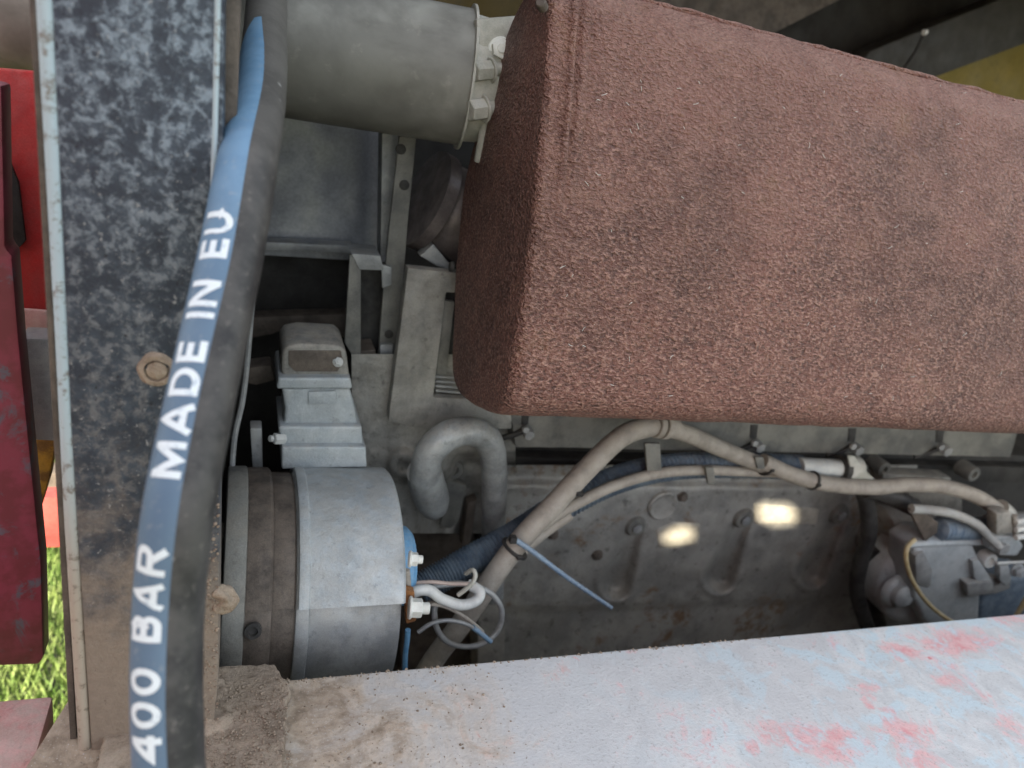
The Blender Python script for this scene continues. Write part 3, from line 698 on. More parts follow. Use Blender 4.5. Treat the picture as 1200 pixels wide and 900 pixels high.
t = thing('cover_frame', 'pale grey cast frame with a tall window left of the muffler bottom corner', 'cover', at(470, 500, .80))
outer = [(478, 314), (600, 330), (600, 500), (505, 500), (480, 500), (455, 494)]
m_frame = m_head
b = B(); pxp(b, [(478, 314), (600, 326), (600, 347), (523, 343), (508, 466), (600, 470), (600, 503), (500, 503), (480, 500), (455, 494)], .80, .018, .0025); obj('frame', b, m_frame, t)
b = B(); pxp(b, [(500, 335), (600, 335), (600, 480), (500, 480)], .835, .01, .001); obj('window_back', b, m_black, t)
b = B(); pxp(b, [(520, 352), (533, 354), (523, 440), (511, 440)], .812, .008, .0015); obj('slat', b, m_cast, t)
for i in range(5):
    b = B(); add_cyl(b, at(510, 441 + i * 5.5, .81), at(545, 444 + i * 5.5, .81), .0019, 10); obj('coil', b, m_alub, t)

# =================================================================== ENGINE BLOCK + HEAD
blk = thing('engine_block', 'grey cast iron engine block with a row of scooped bolt pockets under the muffler', 'engine', (.6, .9, CZ - .84))
POCK = [(722, 684, 745, 617), (843, 676, 872, 608), (951, 670, 984, 603)]
def sst(a, b_, x_): t_ = max(0, min(1, (x_ - a) / (b_ - a))); return t_ * t_ * (3 - 2 * t_)
def block_Y(px, py):
    y = BY
    line = 535 + (px - 600) * .03
    y -= .020 * sst(600, 560, py - (px - 700) * -.02) * 0
    for (cx, cy, bx, by) in POCK:                            # pocket: egg-shaped scoop narrowing upward to the bolt
        vx, vy = bx - cx, by - cy; LLn = math.hypot(vx, vy); ux, uy = vx / LLn, vy / LLn
        al = (px - cx) * ux + (py - cy) * uy; pe = abs(-(px - cx) * uy + (py - cy) * ux)
        tt = max(0, min(1, al / LLn)); wdt = 18 - 8 * tt
        if al < 0: d = math.hypot(al, pe) / 18
        else: d = pe / wdt + (0 if al < LLn else (al - LLn) / 6)
        dep = .022 * (1 - .6 * tt)
        y += dep * sst(1.15, .25, d); y -= .0035 * sst(.30, 0, abs(d - 1.2)) * sst(.5, -.2, al / LLn)
    y += .006 * sst(700, 712, py - (px - 900) * -.03) * sst(640, 700, py)      # lower ledge
    y -= .008 * sst(2, -2, abs(py - 742 + (px - 600) * .05) - 9) * 0
    y += .004 * noise.noise(Vector((px / 90, py / 60, 0))) + .0012 * noise.noise(Vector((px / 14, py / 14, 3)))
    y += .012 * sst(574, 560, py - (px - 800) * .01)         # top of the face falls back
    return y
b = B(); hfield(b, 588, 1075, 545, 850, 2.6, block_Y); obj('side_face', b, m_block, blk, 70)
b = B(); pxp(b, [(560, 690), (592, 640), (592, 850), (560, 850)], BY - .004, .05, .003); obj('corner_rib', b, m_block, blk)
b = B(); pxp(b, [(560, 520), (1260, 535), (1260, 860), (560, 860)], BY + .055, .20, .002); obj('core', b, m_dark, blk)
for (cx, cy, bx, by) in POCK:
    b = B(); c_ = at(bx, by, BY - .002); k = mpp(bx, by, BY)
    add_lathe(b, c_, (0, -1, .0), [(-.006, 14 * k), (.0, 13 * k), (.004, 11 * k), (.0045, 6.5 * k), (.001, 5.5 * k)], 28)
    boss = obj('bolt_boss', b, m_cast, blk)
    b = B(); add_bolt(b, c_ + Vector((0, -.002, 0)), (0, -1, 0), 6 * k, .006, False); obj('bolt', b, m_alub, boss)
m_pad = grimy('pale_sun_spot_pad', (.36, .34, .29), (.48, .45, .39), (.36, .33, .28), .3, 30, .45, .1, .4, 400, .0007, .2)  # pads made pale to brighten the sun spots that fall on them
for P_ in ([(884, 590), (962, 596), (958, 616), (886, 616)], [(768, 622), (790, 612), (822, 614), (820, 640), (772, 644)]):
    b = B(); pxp(b, P_, BY - .003, .012, .006, 4); obj('sun_spot_pad', b, m_pad, blk)
b = B(); c_ = at(776, 592, BY); k = mpp(776, 592, BY); add_lathe(b, c_, (0, -1, 0), [(-.008, 20 * k), (.003, 19 * k), (.005, 17 * k), (.004, 15 * k), (.0025, 12 * k), (.0025, .0001)], 40); obj('core_plug', b, m_block, blk, 30)
b = B(); add_cyl(b, at(905, 702, BY + .004), at(950, 700, BY + .004), .0012, 8); add_cyl(b, at(845, 705, BY + .006), at(960, 702, BY + .006), .002, 8); obj('cast_line', b, m_cast, blk)
random.seed(5)
for (px, py) in ((800, 582), (700, 650), (648, 626), (1045, 610)):
    b = B(); k = mpp(px, py, BY); add_bolt(b, at(px, py, BY - .001), (0, -1, .1), random.uniform(4, 6) * k, .006); obj('bolt', b, m_brown, blk)
# dull rust stain patches are in the material; rough shelf above
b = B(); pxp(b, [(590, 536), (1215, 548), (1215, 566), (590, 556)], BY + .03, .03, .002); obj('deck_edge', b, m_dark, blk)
b = B(); pxp(b, [(1035, 555), (1115, 560), (1115, 578), (1035, 574)], BY - .02, .03, .003); obj('deck_pad', b, m_head, blk)
for (px, py, r_) in ((1036, 550, 8), (1141, 556, 8), (1008, 555, 6)):
    b = B(); k = mpp(px, py, BY); c_ = at(px, py, BY - .012); add_lathe(b, c_ + Vector((0, .03, 0)), (0, -1, 0), [(0, (r_ + 2) * k), (.03, (r_ + 1) * k), (.032, r_ * k), (.032, r_ * .55 * k), (.026, r_ * .5 * k)], 24); obj('stud_boss', b, m_cast, blk)

head = thing('cylinder_head_rail', 'long grey cast strip with studs just below the muffler', 'engine strip', at(800, 530, .80))
b = B(); pxp(b, [(596, 470), (900, 480), (1196, 496), (1184, 536), (1000, 532), (800, 528), (604, 524)], .80, .03, .002); cut(b, .02); rough_up(b, .0008, 40); obj('strip', b, m_cast, head)
for (px, py) in ((615, 502), (883, 518), (998, 522), (1101, 523)):
    k = mpp(px, py, .8)
    st = B(); add_cyl(st, at(px + 1, py, .80) + Vector((0, .0, 0)), at(px + 1, py, .80) + Vector((0, -.018, -.002)), 6.5 * k, 6, .001); add_cyl(st, at(px, py, .782), at(px, py, .782) + Vector((0, -.006, 0)), 4 * k, 14)
    s_o = obj('stud', st, m_alub, head)
    b = B(); pxp(b, [(px - 3, py - 20), (px + 6, py - 20), (px + 4, py - 4), (px - 4, py - 4)], .7985, .004, .0012); obj('slot_shadow', b, m_black, head)  # black plate stands in for the shadow in the slot above the stud
    b = B(); add_tube(b, [at(px - 2, py + 3, .795), at(px - 14, py + 8, .80), at(px - 30, py + 12, .806)], .004, 10); obj('gasket_tab', b, m_black, head)

# cast front housing between pump and head
t = thing('front_housing', 'light grey dusty casting between the thermostat housing and the curved pipe', 'casting', at(500, 560, .84))
def fh_Y(px, py):
    y = .83 + .0002 * max(0, 470 - px)
    y -= .014 * sst(24, 12, math.hypot(px - 473, py - 545)); y += .006 * sst(8, 5, math.hypot(px - 473, py - 547))
    y += .05 * sst(548, 575, py) * sst(590, 500, px) * sst(480, 515, px) + .06 * sst(520, 548, px) * sst(527, 545, py)
    y += .003 * noise.noise(Vector((px / 22, py / 22, 1))) + .001 * noise.noise(Vector((px / 6, py / 6, 1)))
    return y
b = B(); hfield(b, 412, 604, 415, 625, 2.6, fh_Y); obj('front_face', b, m_head, t, 75)
b = B(); pxp(b, [(470, 590), (604, 560), (604, 820), (470, 820)], .93, .04, .003); obj('recess', b, m_brown, t)
b = B(); c_ = at(531, 549, .865); k = mpp(531, 549, .865); add_lathe(b, c_, (0, -1, 0), [(-.02, 15 * k), (.0, 13 * k), (.006, 11 * k), (.006, 6 * k), (-.002, 5 * k), (-.002, .0001)], 28); obj('stud_boss', b, m_cast, t)
b = B(); pxp(b, [(520, 560), (548, 570), (538, 612), (528, 621), (515, 617), (522, 590)], .868, .02, .005); obj('lug', b, m_cast, t)
b = B(); pxp(b, [(548, 590), (560, 585), (552, 640), (541, 640)], .88, .02, .004); obj('lug', b, m_brown, t)

# =================================================================== THERMOSTAT / PUMP HOUSING
th = thing('thermostat_housing', 'stepped light grey cast housing with a bolt on top, above the alternator', 'housing', at(375, 545, .74))
Y0 = .745
b = B(); pxp(b, [(330, 414), (336, 406), (352, 403), (398, 405), (406, 412), (410, 446), (330, 446)], Y0 + .012, .07, .004, 3)
obj('cap', b, m_head, th)
b = B(); pxp(b, [(338, 411), (400, 411), (402, 424), (396, 436), (346, 436), (338, 428)], Y0 + .0105, .004, .003); obj('recess', b, m_brown, th)
b = B(); pxp(b, [(326, 443), (411, 443), (413, 456), (324, 456)], Y0 + .002, .08, .003, 3); obj('flange', b, m_alu, th)
b = B(); pxp(b, [(330, 455), (410, 455), (417, 482), (420, 503), (332, 503), (334, 480)], Y0 + .008, .07, .004, 3); obj('body', b, m_alu, th)
b = B(); pxp(b, [(361, 459), (394, 458), (396, 474), (361, 475)], Y0 + .0055, .005, .0025); obj('raised_pad', b, m_alu, th)
b = B(); pxp(b, [(326, 500), (424, 500), (426, 524), (330, 526)], Y0 - .002, .08, .0035, 3); obj('lower_flange', b, m_alu, th)
b = B(); pxp(b, [(330, 524), (429, 524), (430, 548), (333, 550), (330, 550)], Y0 - .012, .09, .0035, 3); obj('base', b, m_alu, th)
b = B(); k = mpp(383, 415, Y0); add_cyl(b, at(381, 424, Y0 + .03), at(380, 402, Y0 + .03), 7 * k, 20); add_cyl(b, at(380, 408, Y0 + .03), at(380, 400, Y0 + .03), 4 * k, 12); obj('bolt', b, m_pale, th)
b = B(); add_bolt(b, at(396, 424, Y0 + .01), (0, -1, .6), 5 * k, .006); obj('bolt', b, m_pale, th)
b = B(); add_cyl(b, at(334, 514, Y0), at(321, 514, Y0 - .004), 7 * k, 6, .001); add_cyl(b, at(323, 514, Y0), at(316, 514, Y0 - .004), 4 * k, 12); obj('bolt', b, m_pale, th)
b = B(); pxp(b, [(293, 502), (307, 502), (308, 550), (296, 550)], .76, .02, .002); tag(obj('mounting_ear', b, m_alub), 'small upright grey lug behind the top left of the alternator', 'lug')
b = B(); pxp(b, [(284, 432), (318, 428), (322, 446), (300, 452), (284, 448)], .84, .03, .003); tag(obj('dark_bracket', b, m_brown), 'dim brown bracket in the dark left of the stepped housing', 'bracket')

# =================================================================== ALTERNATOR
AC = at(262, 688, .685); AC2 = Vector((1, 0.0, 0))
alt = thing('alternator', 'grey alternator with ribbed brown and pale bands behind the rail', 'alternator', Vector((AC.x + .1, .685, AC.z - .13)))
def ax_at(px): # x where the nearest face of the cylinder shows at column px (row 650)
    return at(px, 640, .565).x
AR = .128
def band(name, pxa, pxb, rad, m, a0=0, a1=360, taper=0, seg=72, r2=None):
    b_ = B(); xa, xb = ax_at(pxa), ax_at(pxb); ch = .0025
    if a1 - a0 >= 360: add_lathe(b_, Vector((xa, .685, AC.z)), (1, 0, 0), [(0, rad * .4), (0, rad - ch), (ch * .3, rad - ch * .3), (ch, rad), (xb - xa - ch, rad + taper), (xb - xa - ch * .3, rad + taper - ch * .3), (xb - xa, rad + taper - ch), (xb - xa, rad * .3)], seg, xref=(0, -1, 0))
    else: add_lathe(b_, Vector((xa, .685, AC.z)), (1, 0, 0), [(0, rad * .8), (0, rad - ch), (ch * .3, rad - ch * .3), (ch, rad), (xb - xa - ch, rad + taper), (xb - xa, rad + taper - ch), (xb - xa, rad * .8)], seg, a0, a1, xref=(0, -1, 0))
    return obj(name, b_, m, alt, 40)
band('drive_end', 264, 293, AR + .001, m_cast)
band('iron_band', 291, 327, AR - .003, m_brown)
band('iron_band', 325, 360, AR - .008, m_brown)
band('rear_housing', 357, 488, AR - .010, m_alub)
band('end_lip', 356, 374, AR - .004, m_alub)
# upper half of the housing is a thicker pale shell; angle 0 faces the opening, upward is negative or positive
UP = 1 if (Vector((1, 0, 0)).cross(Vector((0, -1, 0)))).z > 0 else -1
lo, hi = (28, 175) if UP > 0 else (-175, -28)
band('upper_shell', 359, 490, AR + .0005, m_alu, lo, hi)
band('shell_rim', 358, 374, AR + .002, m_alu, lo, hi)
for pxa, pxb, rr in ((292, 326, AR - .0005), (326, 357, AR - .0055)): band('band_cover', pxa, pxb, rr, m_brown, lo + 2, hi)
b = B(); c_ = Vector((ax_at(304), .561, AC.z + .045)); add_lathe(b, c_ + Vector((0, .004, 0)), (0, -1, .3), [(0, .008), (.003, .0075), (.003, .0045), (-.001, .004), (-.001, .0001)], 20); rough_up(b, .0012, 120); obj('vent_hole', b, m_black, alt)
xe = ax_at(487)
b = B(); add_lathe(b, Vector((xe - .002, .70, AC.z + .02)), (1, 0, 0), [(0, .07), (.006, .068), (.012, .055), (.012, .0001)], 48); obj('end_cap', b, m_alub, alt)
b = B(); add_lathe(b, Vector((xe, .645, AC.z + .05)), (1, 0, 0), [(0, .042), (.016, .042), (.021, .037), (.021, .0001)], 40); obj('blue_cap', b, m_blue, alt)
def nut(px, py, Y, r_, name, m, L_=.013, dirn=(1, -.15, 0)):
    b_ = B(); p = at(px, py, Y); d = Vector(dirn).normalized(); add_cyl(b_, p, p + d * L_ * .62, r_, 6, .001); add_cyl(b_, p + d * L_ * .6, p + d * L_, r_ * .62, 18); add_cyl(b_, p - d * .001, p + d * .002, r_ * 1.2, 20); return obj(name, b_, m, alt)
nut(480, 655, .585, .0068, 'terminal_nut', m_white); nut(480, 712, .575, .0095, 'terminal_nut', m_white, .02)
b = B(); pxp(b, [(474, 692), (486, 694), (488, 728), (476, 732)], .585, .01, .002); obj('rusty_tab', b, m_rust, alt)
b = B(); add_cyl(b, at(476, 668, .60), at(478, 694, .60), .004, 10); obj('link_rod', b, m_conduit, alt)

# =================================================================== CURVED PIPE
t = thing('curved_coolant_pipe', 'dusty grey pipe bent like an upside down U right of the alternator', 'pipe', at(540, 600, .76))
cp = [at(505, 583, .765), at(497, 560, .75), at(503, 532, .74), at(524, 511, .74), at(552, 505, .745), at(572, 516, .755), at(579, 545, .77), at(579, 590, .79), at(578, 640, .80), at(577, 700, .80)]
k = mpp(540, 540, .75)
b = B(); add_tube(b, spline(cp[1:], 8), lambda t_: (17.5 - 2 * t_) * k, 28); rough_up(b, .0006, 60); m_bend = grimy('dusty_painted_pipe', (.22, .235, .24), (.36, .38, .385), (.42, .39, .34), .6, 24, .42, .2, .5, 350, .0009, .35); obj('bend', b, m_bend, t, 80)
b = B(); q = [at(511, 604, .80), at(506, 584, .79), at(500, 566, .775), at(497, 552, .765)]; add_tube(b, spline(q, 8), lambda t_: (24 * math.sqrt(max(.02, 1 - (1 - min(1, t_ * 2.2)) ** 2)) - 3 * t_) * k, 28); rough_up(b, .0008, 60); obj('socket', b, m_bend, t, 80)

# =================================================================== CABLES AND CONDUITS
def cable(name, P, rpx, m, label, cat, seg=14, group=None, corr=0, parent=None, n=8):
    pw = [at(*p) for p in P]; k_ = mpp(*P[len(P) // 2]); c_ = spline(pw, n)
    if corr:
        tot = sum((c_[i + 1] - c_[i]).length for i in range(len(c_) - 1)); c_ = spline(pw, max(n, int(tot / (len(P) - 1) / (corr / 6)))); 
        rf = lambda t_: rpx * k_ * (1 + .13 * math.sin(2 * math.pi * t_ * tot / corr))
    else: rf = rpx * k_
    b_ = B(); add_tube(b_, c_, rf, seg)
    o_ = obj(name, b_, m, parent, 80)
    if label: tag(o_, label, cat, group)
    return o_
ct = thing('wiring_conduit', 'beige plastic conduit rising from behind the rail and running right along the engine', 'conduit', at(500, 780, .66))
cable('conduit_tube', [(478, 822, .66), (512, 768, .66), (545, 725, .66), (600, 645, .67), (652, 588, .69), (700, 537, .71), (733, 509, .72), (768, 498, .725)], 12.8, m_conduit, None, None, 20, parent=ct)
cable('conduit_tube', [(780, 500, .725), (812, 511, .735), (850, 528, .75), (890, 544, .76), (905, 549, .765)], 10, m_conduit, None, None, 18, parent=ct)
cable('conduit_tube', [(893, 541, .755), (930, 557, .75), (970, 567, .745), (1020, 571, .745), (1060, 568, .745), (1105, 570, .74), (1145, 582, .73), (1174, 601, .72)], 9, m_conduit, None, None, 18, parent=ct)
b = B(); c0, c1 = at(767, 498, .724), at(791, 501, .728); k = mpp(780, 500, .725)
add_cyl(b, c0, c0.lerp(c1, .25), 15 * k, 24); add_cyl(b, c0.lerp(c1, .35), c0.lerp(c1, .62), 15.5 * k, 24); add_cyl(b, c0.lerp(c1, .62), c1, 13 * k, 24); obj('coupling', b, m_conduit, ct)
b = B(); add_tube(b, [at(1170, 596, .722), at(1178, 603, .718), at(1180, 612, .718)], 12 * mpp(1175, 600, .72), 16); obj('end_sleeve', b, m_cream, ct)
def tie(px, py, Y, d, r_, name='cable_tie_band', m=m_black, parent=ct, w_=.004):
    b_ = B(); p = at(px, py, Y); q_ = at(px + d[0], py + d[1], Y); dd = (q_ - p).normalized(); add_cyl(b_, p - dd * w_ / 2, p + dd * w_ / 2, r_ * mpp(px, py, Y), 22, .0005)
    hd = p + Vector((0, -r_ * mpp(px, py, Y), 0)); add_box(b_, hd - Vector((.003, .002, .002)), hd + Vector((.003, .003, .003)), .0006, 1); return obj(name, b_, m, parent)
tie(603, 643, .672, (10, -12), 18); tie(672, 571, .70, (10, -12), 15); tie(897, 545, .758, (10, 4), 13); tie(952, 563, .747, (10, 3), 11.5)
cable('secondary_cable', [(560, 700, .69), (600, 646, .69), (640, 612, .70), (672, 592, .71), (720, 569, .73), (770, 555, .745), (820, 551, .755), (880, 553, .765), (960, 556, .77), (1010, 560, .775)], 6.5, m_conduit,
      'slimmer beige cable curving along the engine below the wide conduit', 'cable')
cable('grey_cable', [(600, 655, .70), (640, 622, .71), (668, 603, .715)], 7, m_conduit, 'short fat beige cable end strapped under the wide conduit', 'cable')
cable('flexible_hose', [(492, 690, .70), (540, 663, .71), (600, 630, .73), (650, 598, .745), (720, 563, .765), (790, 547, .78), (870, 545, .785), (940, 548, .785)], 15, m_bluegrey,
      'corrugated dark blue hose running behind the wide conduit', 'hose', 20, corr=.0062)
t = thing('hose_joint', 'light blue tube joint with a cream ring right of the centre cable run', 'joint', at(965, 548, .77))
b = B(); add_cyl(b, at(936, 547, .775), at(986, 549, .77), 11 * mpp(960, 548, .77), 24); obj('tube', b, m_pale, t)
b = B(); add_cyl(b, at(988, 549, .768), at(1004, 549, .768), 15 * mpp(990, 548, .77), 28); obj('ring', b, m_cream, t)
b = B(); add_cyl(b, at(983, 549, .768), at(989, 549, .768), 15.5 * mpp(990, 548, .77), 28); obj('dark_seal', b, m_black, t)
b = B(); pxp(b, [(994, 534), (1002, 535), (1010, 548), (1026, 562), (1004, 563), (997, 550)], .752, .004, .001); obj('strap', b, m_cream, t)
# hangers
for px, py, h_, w_, g_ in ((765, 520, 36, 9, 'wide strap hanger dropping from the conduit coupling'), (832, 548, 20, 5, 'small strap hanger under the slim cable, right of the coupling'), (890, 536, 14, 5, 'short strap hanger beside the tie on the upper conduit')):
    b = B(); pxp(b, [(px - w_, py), (px + w_, py), (px + w_ + 2, py + h_), (px - w_ + 3, py + h_)], .742, .006, .002); tag(obj('strap_hanger', b, m_cast), g_, 'hanger', 'strap hangers holding the cables')
# blue cable tie tail
t = thing('cable_tie', 'pale blue cable tie with a long loose tail pointing down right', 'cable tie', at(603, 636, .66))
b = B(); P = spline([at(600, 630, .655), at(625, 647, .65), (at(665, 677, .645)), at(716, 712, .64)], 24); 
T_, N_ = frames(P)
for i in range(len(P) - 1):
    pass
add_tube(b, P, lambda t_: (3.4 - .6 * t_ + .5 * math.sin(t_ * 260)) * mpp(650, 660, .65), 8); obj('tail', b, grimy('blue_grey_tie', (.16, .25, .36), (.26, .34, .42), (.4, .4, .4), .3, 200, .5), t, 80)
b = B(); p = at(601, 632, .652); add_box(b, p - Vector((.004, .004, .004)), p + Vector((.004, .004, .004)), .001); obj('tie_head', b, m_black, t)

# loose wires behind the alternator
cable('loop_cable', [(513, 703, .62), (509, 716, .615), (512, 736, .61), (524, 752, .61), (546, 758, .61), (568, 753, .61), (584, 738, .615), (588, 716, .62), (578, 698, .625), (560, 688, .63), (535, 684, .63), (500, 690, .63)], 3.4, m_alub,
      'thin grey wire bent into a round loop right of the alternator', 'wire', 10)
cable('pale_cable', [(474, 702, .60), (488, 693, .60), (503, 692, .60), (518, 702, .60), (540, 709, .60), (558, 704, .605), (562, 693, .61), (548, 684, .62)], 6.5, m_pale, 'thick pale cable hooked in a U beside the alternator terminals', 'cable', 14)
cable('pink_wire', [(482, 684, .61), (505, 682, .61), (530, 684, .61), (556, 684, .615)], 2.4, grimy('pinkish_wire', (.42, .33, .30), (.5, .4, .36)), 'thin pinkish wire lying across the top of the loop', 'wire', 8)
cable('cream_wire', [(537, 697, .595), (545, 691, .592), (553, 684, .592), (557, 675, .595), (554, 668, .60), (546, 672, .61)], 2.8, m_cream, 'short cream wire end bent upward above the loop', 'wire', 8)
cable('dark_wire', [(498, 708, .60), (515, 709, .60), (535, 717, .60), (555, 731, .605), (566, 741, .605)], 2.4, m_conduit, 'thin brown wire running right from the lower terminal nut', 'wire', 8)
t = thing('twin_wire', 'thin grey wire with a blue sleeve crossing the loop', 'wire', at(540, 735, .6))
cable('wire_run', [(490, 741, .60), (505, 731, .60), (525, 727, .60), (545, 731, .60), (556, 737, .60)], 2.6, m_alub, None, None, 8, parent=t)
cable('blue_sleeve', [(554, 735, .60), (564, 743, .60), (575, 752, .60)], 3.2, grimy('faded_blue_sleeve', (.16, .30, .46), (.24, .38, .52)), None, None, 8, parent=t)
cable('blue_wire', [(478, 738, .59), (477, 752, .59), (475, 768, .59), (474, 800, .59)], 3.2, m_blue, 'short bright blue wire hanging below the terminals behind the rail', 'wire', 8)
cable('brown_lead', [(491, 712, .585), (505, 706, .60), (520, 704, .61)], 2.2, m_brown, 'tiny brown lead between the lower nut and the pale cable', 'wire', 8)

# =================================================================== INJECTION PUMP (right)
ip = thing('injection_pump', 'bluish grey injection pump with a big round bolt at the right behind the rail', 'pump', at(1100, 720, .74))
k = mpp(1060, 670, .76)
b = B(); c_ = at(1084, 674, .755); add_lathe(b, c_, (-.12, -1, 0.12), [(-.04, 66 * k), (.0, 66 * k), (.006, 62 * k), (.012, 50 * k), (.013, .0001)], 64); rough_up(b, .0012, 50); obj('flange', b, m_alu, ip, 50)
b = B(); add_lathe(b, at(1053, 694, .738), (-.1, -1, .12), [(-.006, 21 * k), (.002, 19 * k), (.004, 17 * k), (.005, 14.5 * k), (.015, 13.5 * k), (.018, 11 * k), (.0185, .0001)], 32); obj('large_bolt', b, m_alu, ip, 40)
b = B(); pxp(b, [(1072, 645), (1090, 634), (1140, 636), (1150, 660), (1150, 690), (1147, 745), (1090, 745), (1070, 700)], .715, .06, .008, 3); obj('body', b, m_alu, ip)
b = B(); pxp(b, [(1073, 652), (1084, 646), (1094, 668), (1092, 690), (1074, 684)], .709, .02, .006, 2); obj('raised_boss', b, m_alub, ip)
b = B(); add_cyl(b, at(1064, 638, .72), at(1160, 634, .72), 4.2 * k, 16); obj('top_pipe', b, m_alu, ip)
b = B(); pxp(b, [(1148, 690), (1158, 672), (1215, 676), (1215, 745), (1145, 745)], .72, .06, .012, 3); obj('lower_housing', b, m_bluegrey, ip)
b = B(); add_lathe(b, at(1157, 655, .715), (-.1, -1, .1), [(-.01, 9.5 * k), (.006, 9.5 * k), (.008, 8.5 * k), (.008, 5 * k), (.002, 4.5 * k), (.002, .0001)], 28); obj('nut_ring', b, m_pale, ip)
b = B(); pxp(b, [(1140, 658), (1147, 656), (1158, 672), (1164, 684), (1160, 692), (1149, 690), (1142, 676)], .706, .012, .002); obj('lever', b, m_alu, ip)
b = B(); pxp(b, [(1133, 684), (1163, 682), (1166, 694), (1140, 700), (1135, 697)], .70, .02, .002); obj('lever_foot', b, m_alub, ip)
b = B(); pxp(b, [(1172, 664), (1182, 662), (1186, 678), (1180, 688), (1172, 680)], .70, .012, .002); obj('lever', b, m_alu, ip)
b = B(); pxp(b, [(1160, 676), (1186, 680), (1184, 690), (1168, 696), (1150, 698)], .712, .02, .003); obj('lever_link', b, m_alub, ip)
b = B(); add_bolt(b, at(1192, 668, .70), (-.2, -1, .1), 7 * k, .01); obj('bolt', b, m_alu, ip)
b = B(); add_cyl(b, at(1168, 660, .70), at(1210, 658, .70), 1.8 * k, 10); obj('rod', b, m_pale, ip)
b = B(); pxp(b, [(1158, 634), (1172, 628), (1192, 628), (1200, 640), (1192, 652), (1172, 652), (1160, 644)], .70, .02, .005, 3); obj('banjo_fitting', b, m_alu, ip)
b = B(); add_cyl(b, at(1174, 642, .697), at(1174, 642, .697) + Vector((0, -.006, 0)), 8 * k, 6); obj('banjo_bolt', b, m_alub, ip)
b = B(); pxp(b, [(1168, 602), (1184, 600), (1189, 624), (1168, 628)], .69, .02, .003); add_cyl(b, at(1189, 604, .69), at(1190, 630, .69), 3 * k, 10); obj('connector', b, m_head, ip)
for i in range(3):
    b = B(); add_cyl(b, at(1190, 612 + i * 9, .685), at(1216, 606 + i * 10, .685), 3.3 * k, 12); obj('fuel_line', b, m_pale, ip)
fl = thing('inline_filter', 'dark ribbed cylinder with a grey collar above the injection pump', 'filter', at(1120, 620, .73))
b = B(); pr = []; Lf = (at(1165, 619, .73) - at(1100, 620, .73)).length
for i in range(60): pr.append((Lf * i / 59, (12.5 + .6 * math.sin(i * 1.6)) * k))
add_lathe(b, at(1100, 620, .73), at(1165, 619, .73) - at(1100, 620, .73), pr, 32); obj('barrel', b, m_bluegrey, fl, 80)
b = B(); add_cyl(b, at(1160, 616, .725), at(1215, 612, .725), 13.5 * k, 28); obj('collar', b, m_alub, fl)
cable('clear_fuel_hose', [(1068, 596, .72), (1095, 598, .715), (1120, 603, .71), (1145, 615, .705), (1160, 630, .70), (1170, 640, .695)], 5.5, grimy('clear_grey_hose', (.3, .31, .31), (.4, .41, .4)), 'grey fuel hose arching down to the fitting on the injection pump', 'hose', 14)
cable('black_vertical_hose', [(1006, 565, .775), (1016, 590, .775), (1018, 625, .775), (1008, 660, .775), (1004, 690, .775), (1012, 722, .775), (1026, 760, .775)], 9, m_black, 'black hose hanging down the block left of the injection pump', 'hose', 16)
cable('black_fat_hose', [(1015, 572, .765), (1045, 582, .76), (1070, 594, .755)], 11, m_black, 'short fat black hose under the right end of the conduit', 'hose', 18)
cable('dark_return_pipe', [(1028, 640, .80), (1020, 670, .80), (1022, 710, .80), (1040, 760, .80)], 10, m_black, 'dark curved rubber pipe hugging the pump flange', 'pipe', 16)
cable('yellow_cable', [(1072, 632, .70), (1063, 642, .695), (1062, 658, .69), (1068, 678, .69), (1080, 698, .69), (1096, 715, .69), (1118, 730, .69), (1150, 745, .69)], 2.7, m_yellow, 'thin yellowish cable looping down in front of the injection pump', 'cable', 10)
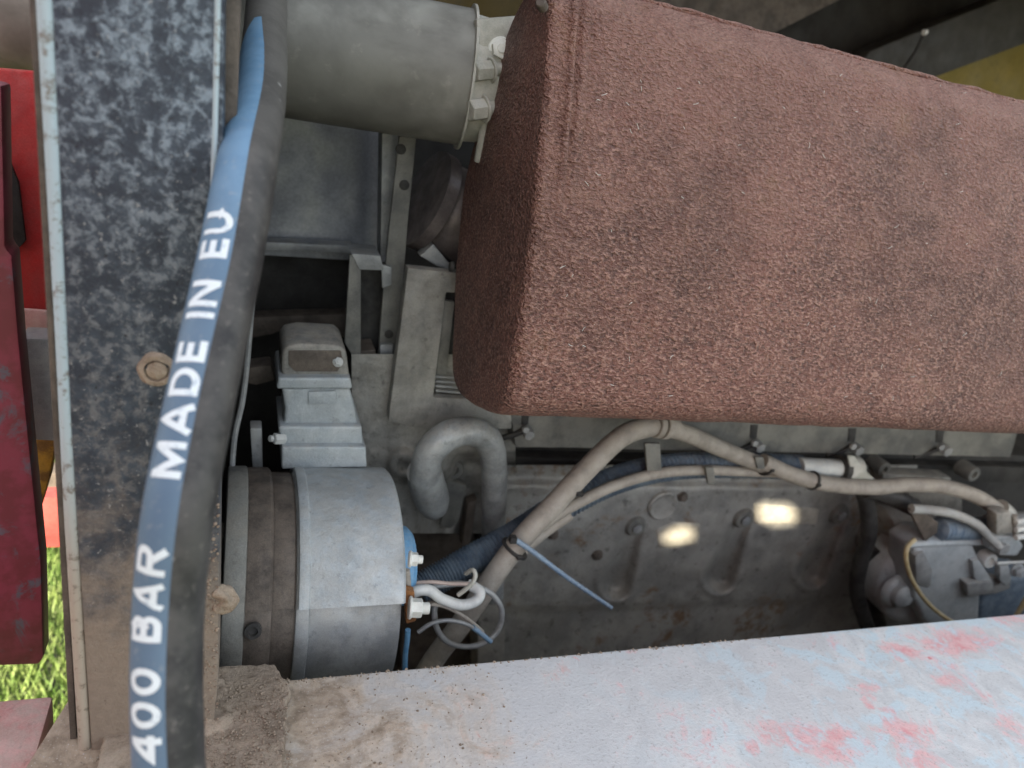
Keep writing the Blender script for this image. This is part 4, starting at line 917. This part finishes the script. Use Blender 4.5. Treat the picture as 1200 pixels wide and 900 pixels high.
cable('yellow_cable', [(1208, 690, .68), (1201, 704, .68), (1192, 720, .68), (1180, 740, .68)], 2.7, m_yellow, 'short yellowish cable end at the right edge above the rail', 'cable', 10)
b = B(); pxp(b, [(1064, 574), (1128, 578), (1128, 602), (1070, 600)], .80, .04, .003); tag(obj('junction_box', b, m_head), 'flat light grey box above the injection pump under the conduit', 'box')
b = B(); pxp(b, [(1066, 596), (1082, 600), (1100, 612), (1098, 626), (1084, 634), (1074, 616)], .72, .006, .002); rough_up(b, .003, 60); tag(obj('torn_wrap', b, m_brown), 'crumpled brown wrap around the wires left of the ribbed filter', 'wrap')
cyl = B(); add_lathe(cyl, at(1022, 622, .83), at(1078, 612, .83) - at(1022, 622, .83), [(0, 34 * k), (.002, 36 * k), (.09, 36 * k), (.092, 34 * k)], 40); rough_up(cyl, .0006, 50)
tag(obj('motor_barrel', cyl, m_block), 'dark grey drum on the block behind the black hanging hose', 'drum')

# oily stain patches and hairs on the muffler are in its material; a few pale fibres lie on it
random.seed(21); b = B()
for i in range(70):
    px = random.uniform(650, 1190); py = random.uniform(80, 480); tY = max(0, min(1, (py - 60) / 400)); Yf = .60
    # find the front surface at that pixel by marching through the profile
    rr = ray(px, py); best = None
    for j in range(npf):
        p1_, p2_ = prof[j], prof[(j + 1) % npf]
        dY, dZ = rr.dot(ey), -rr.dot(ed); e = p2_ - p1_; den = dY * e.z - dZ * e.y
        if abs(den) < 1e-9: continue
        s_ = (dY * -p1_.z + dZ * p1_.y) / den
        if 0 <= s_ <= 1:
            yy = p1_.y + e.y * s_
            if best is None or yy < best[0]: best = (yy, nrm[j])
    if not best: continue
    p = at(px, py, best[0] - .0012); a = random.uniform(0, 6.28); l_ = random.uniform(.0008, .0030)
    d = Vector((math.cos(a), 0, math.sin(a))) * l_; c2_ = Vector((random.uniform(-1, 1), 0, random.uniform(-1, 1))) * l_ * .4
    add_tube(b, spline([p - d, p + c2_, p + d], 3), .00022, 5)
tag(obj('lint_fibres', b, m_white), 'tiny pale fibres and specks clinging to the rusty muffler', 'fibres', None, 'stuff')
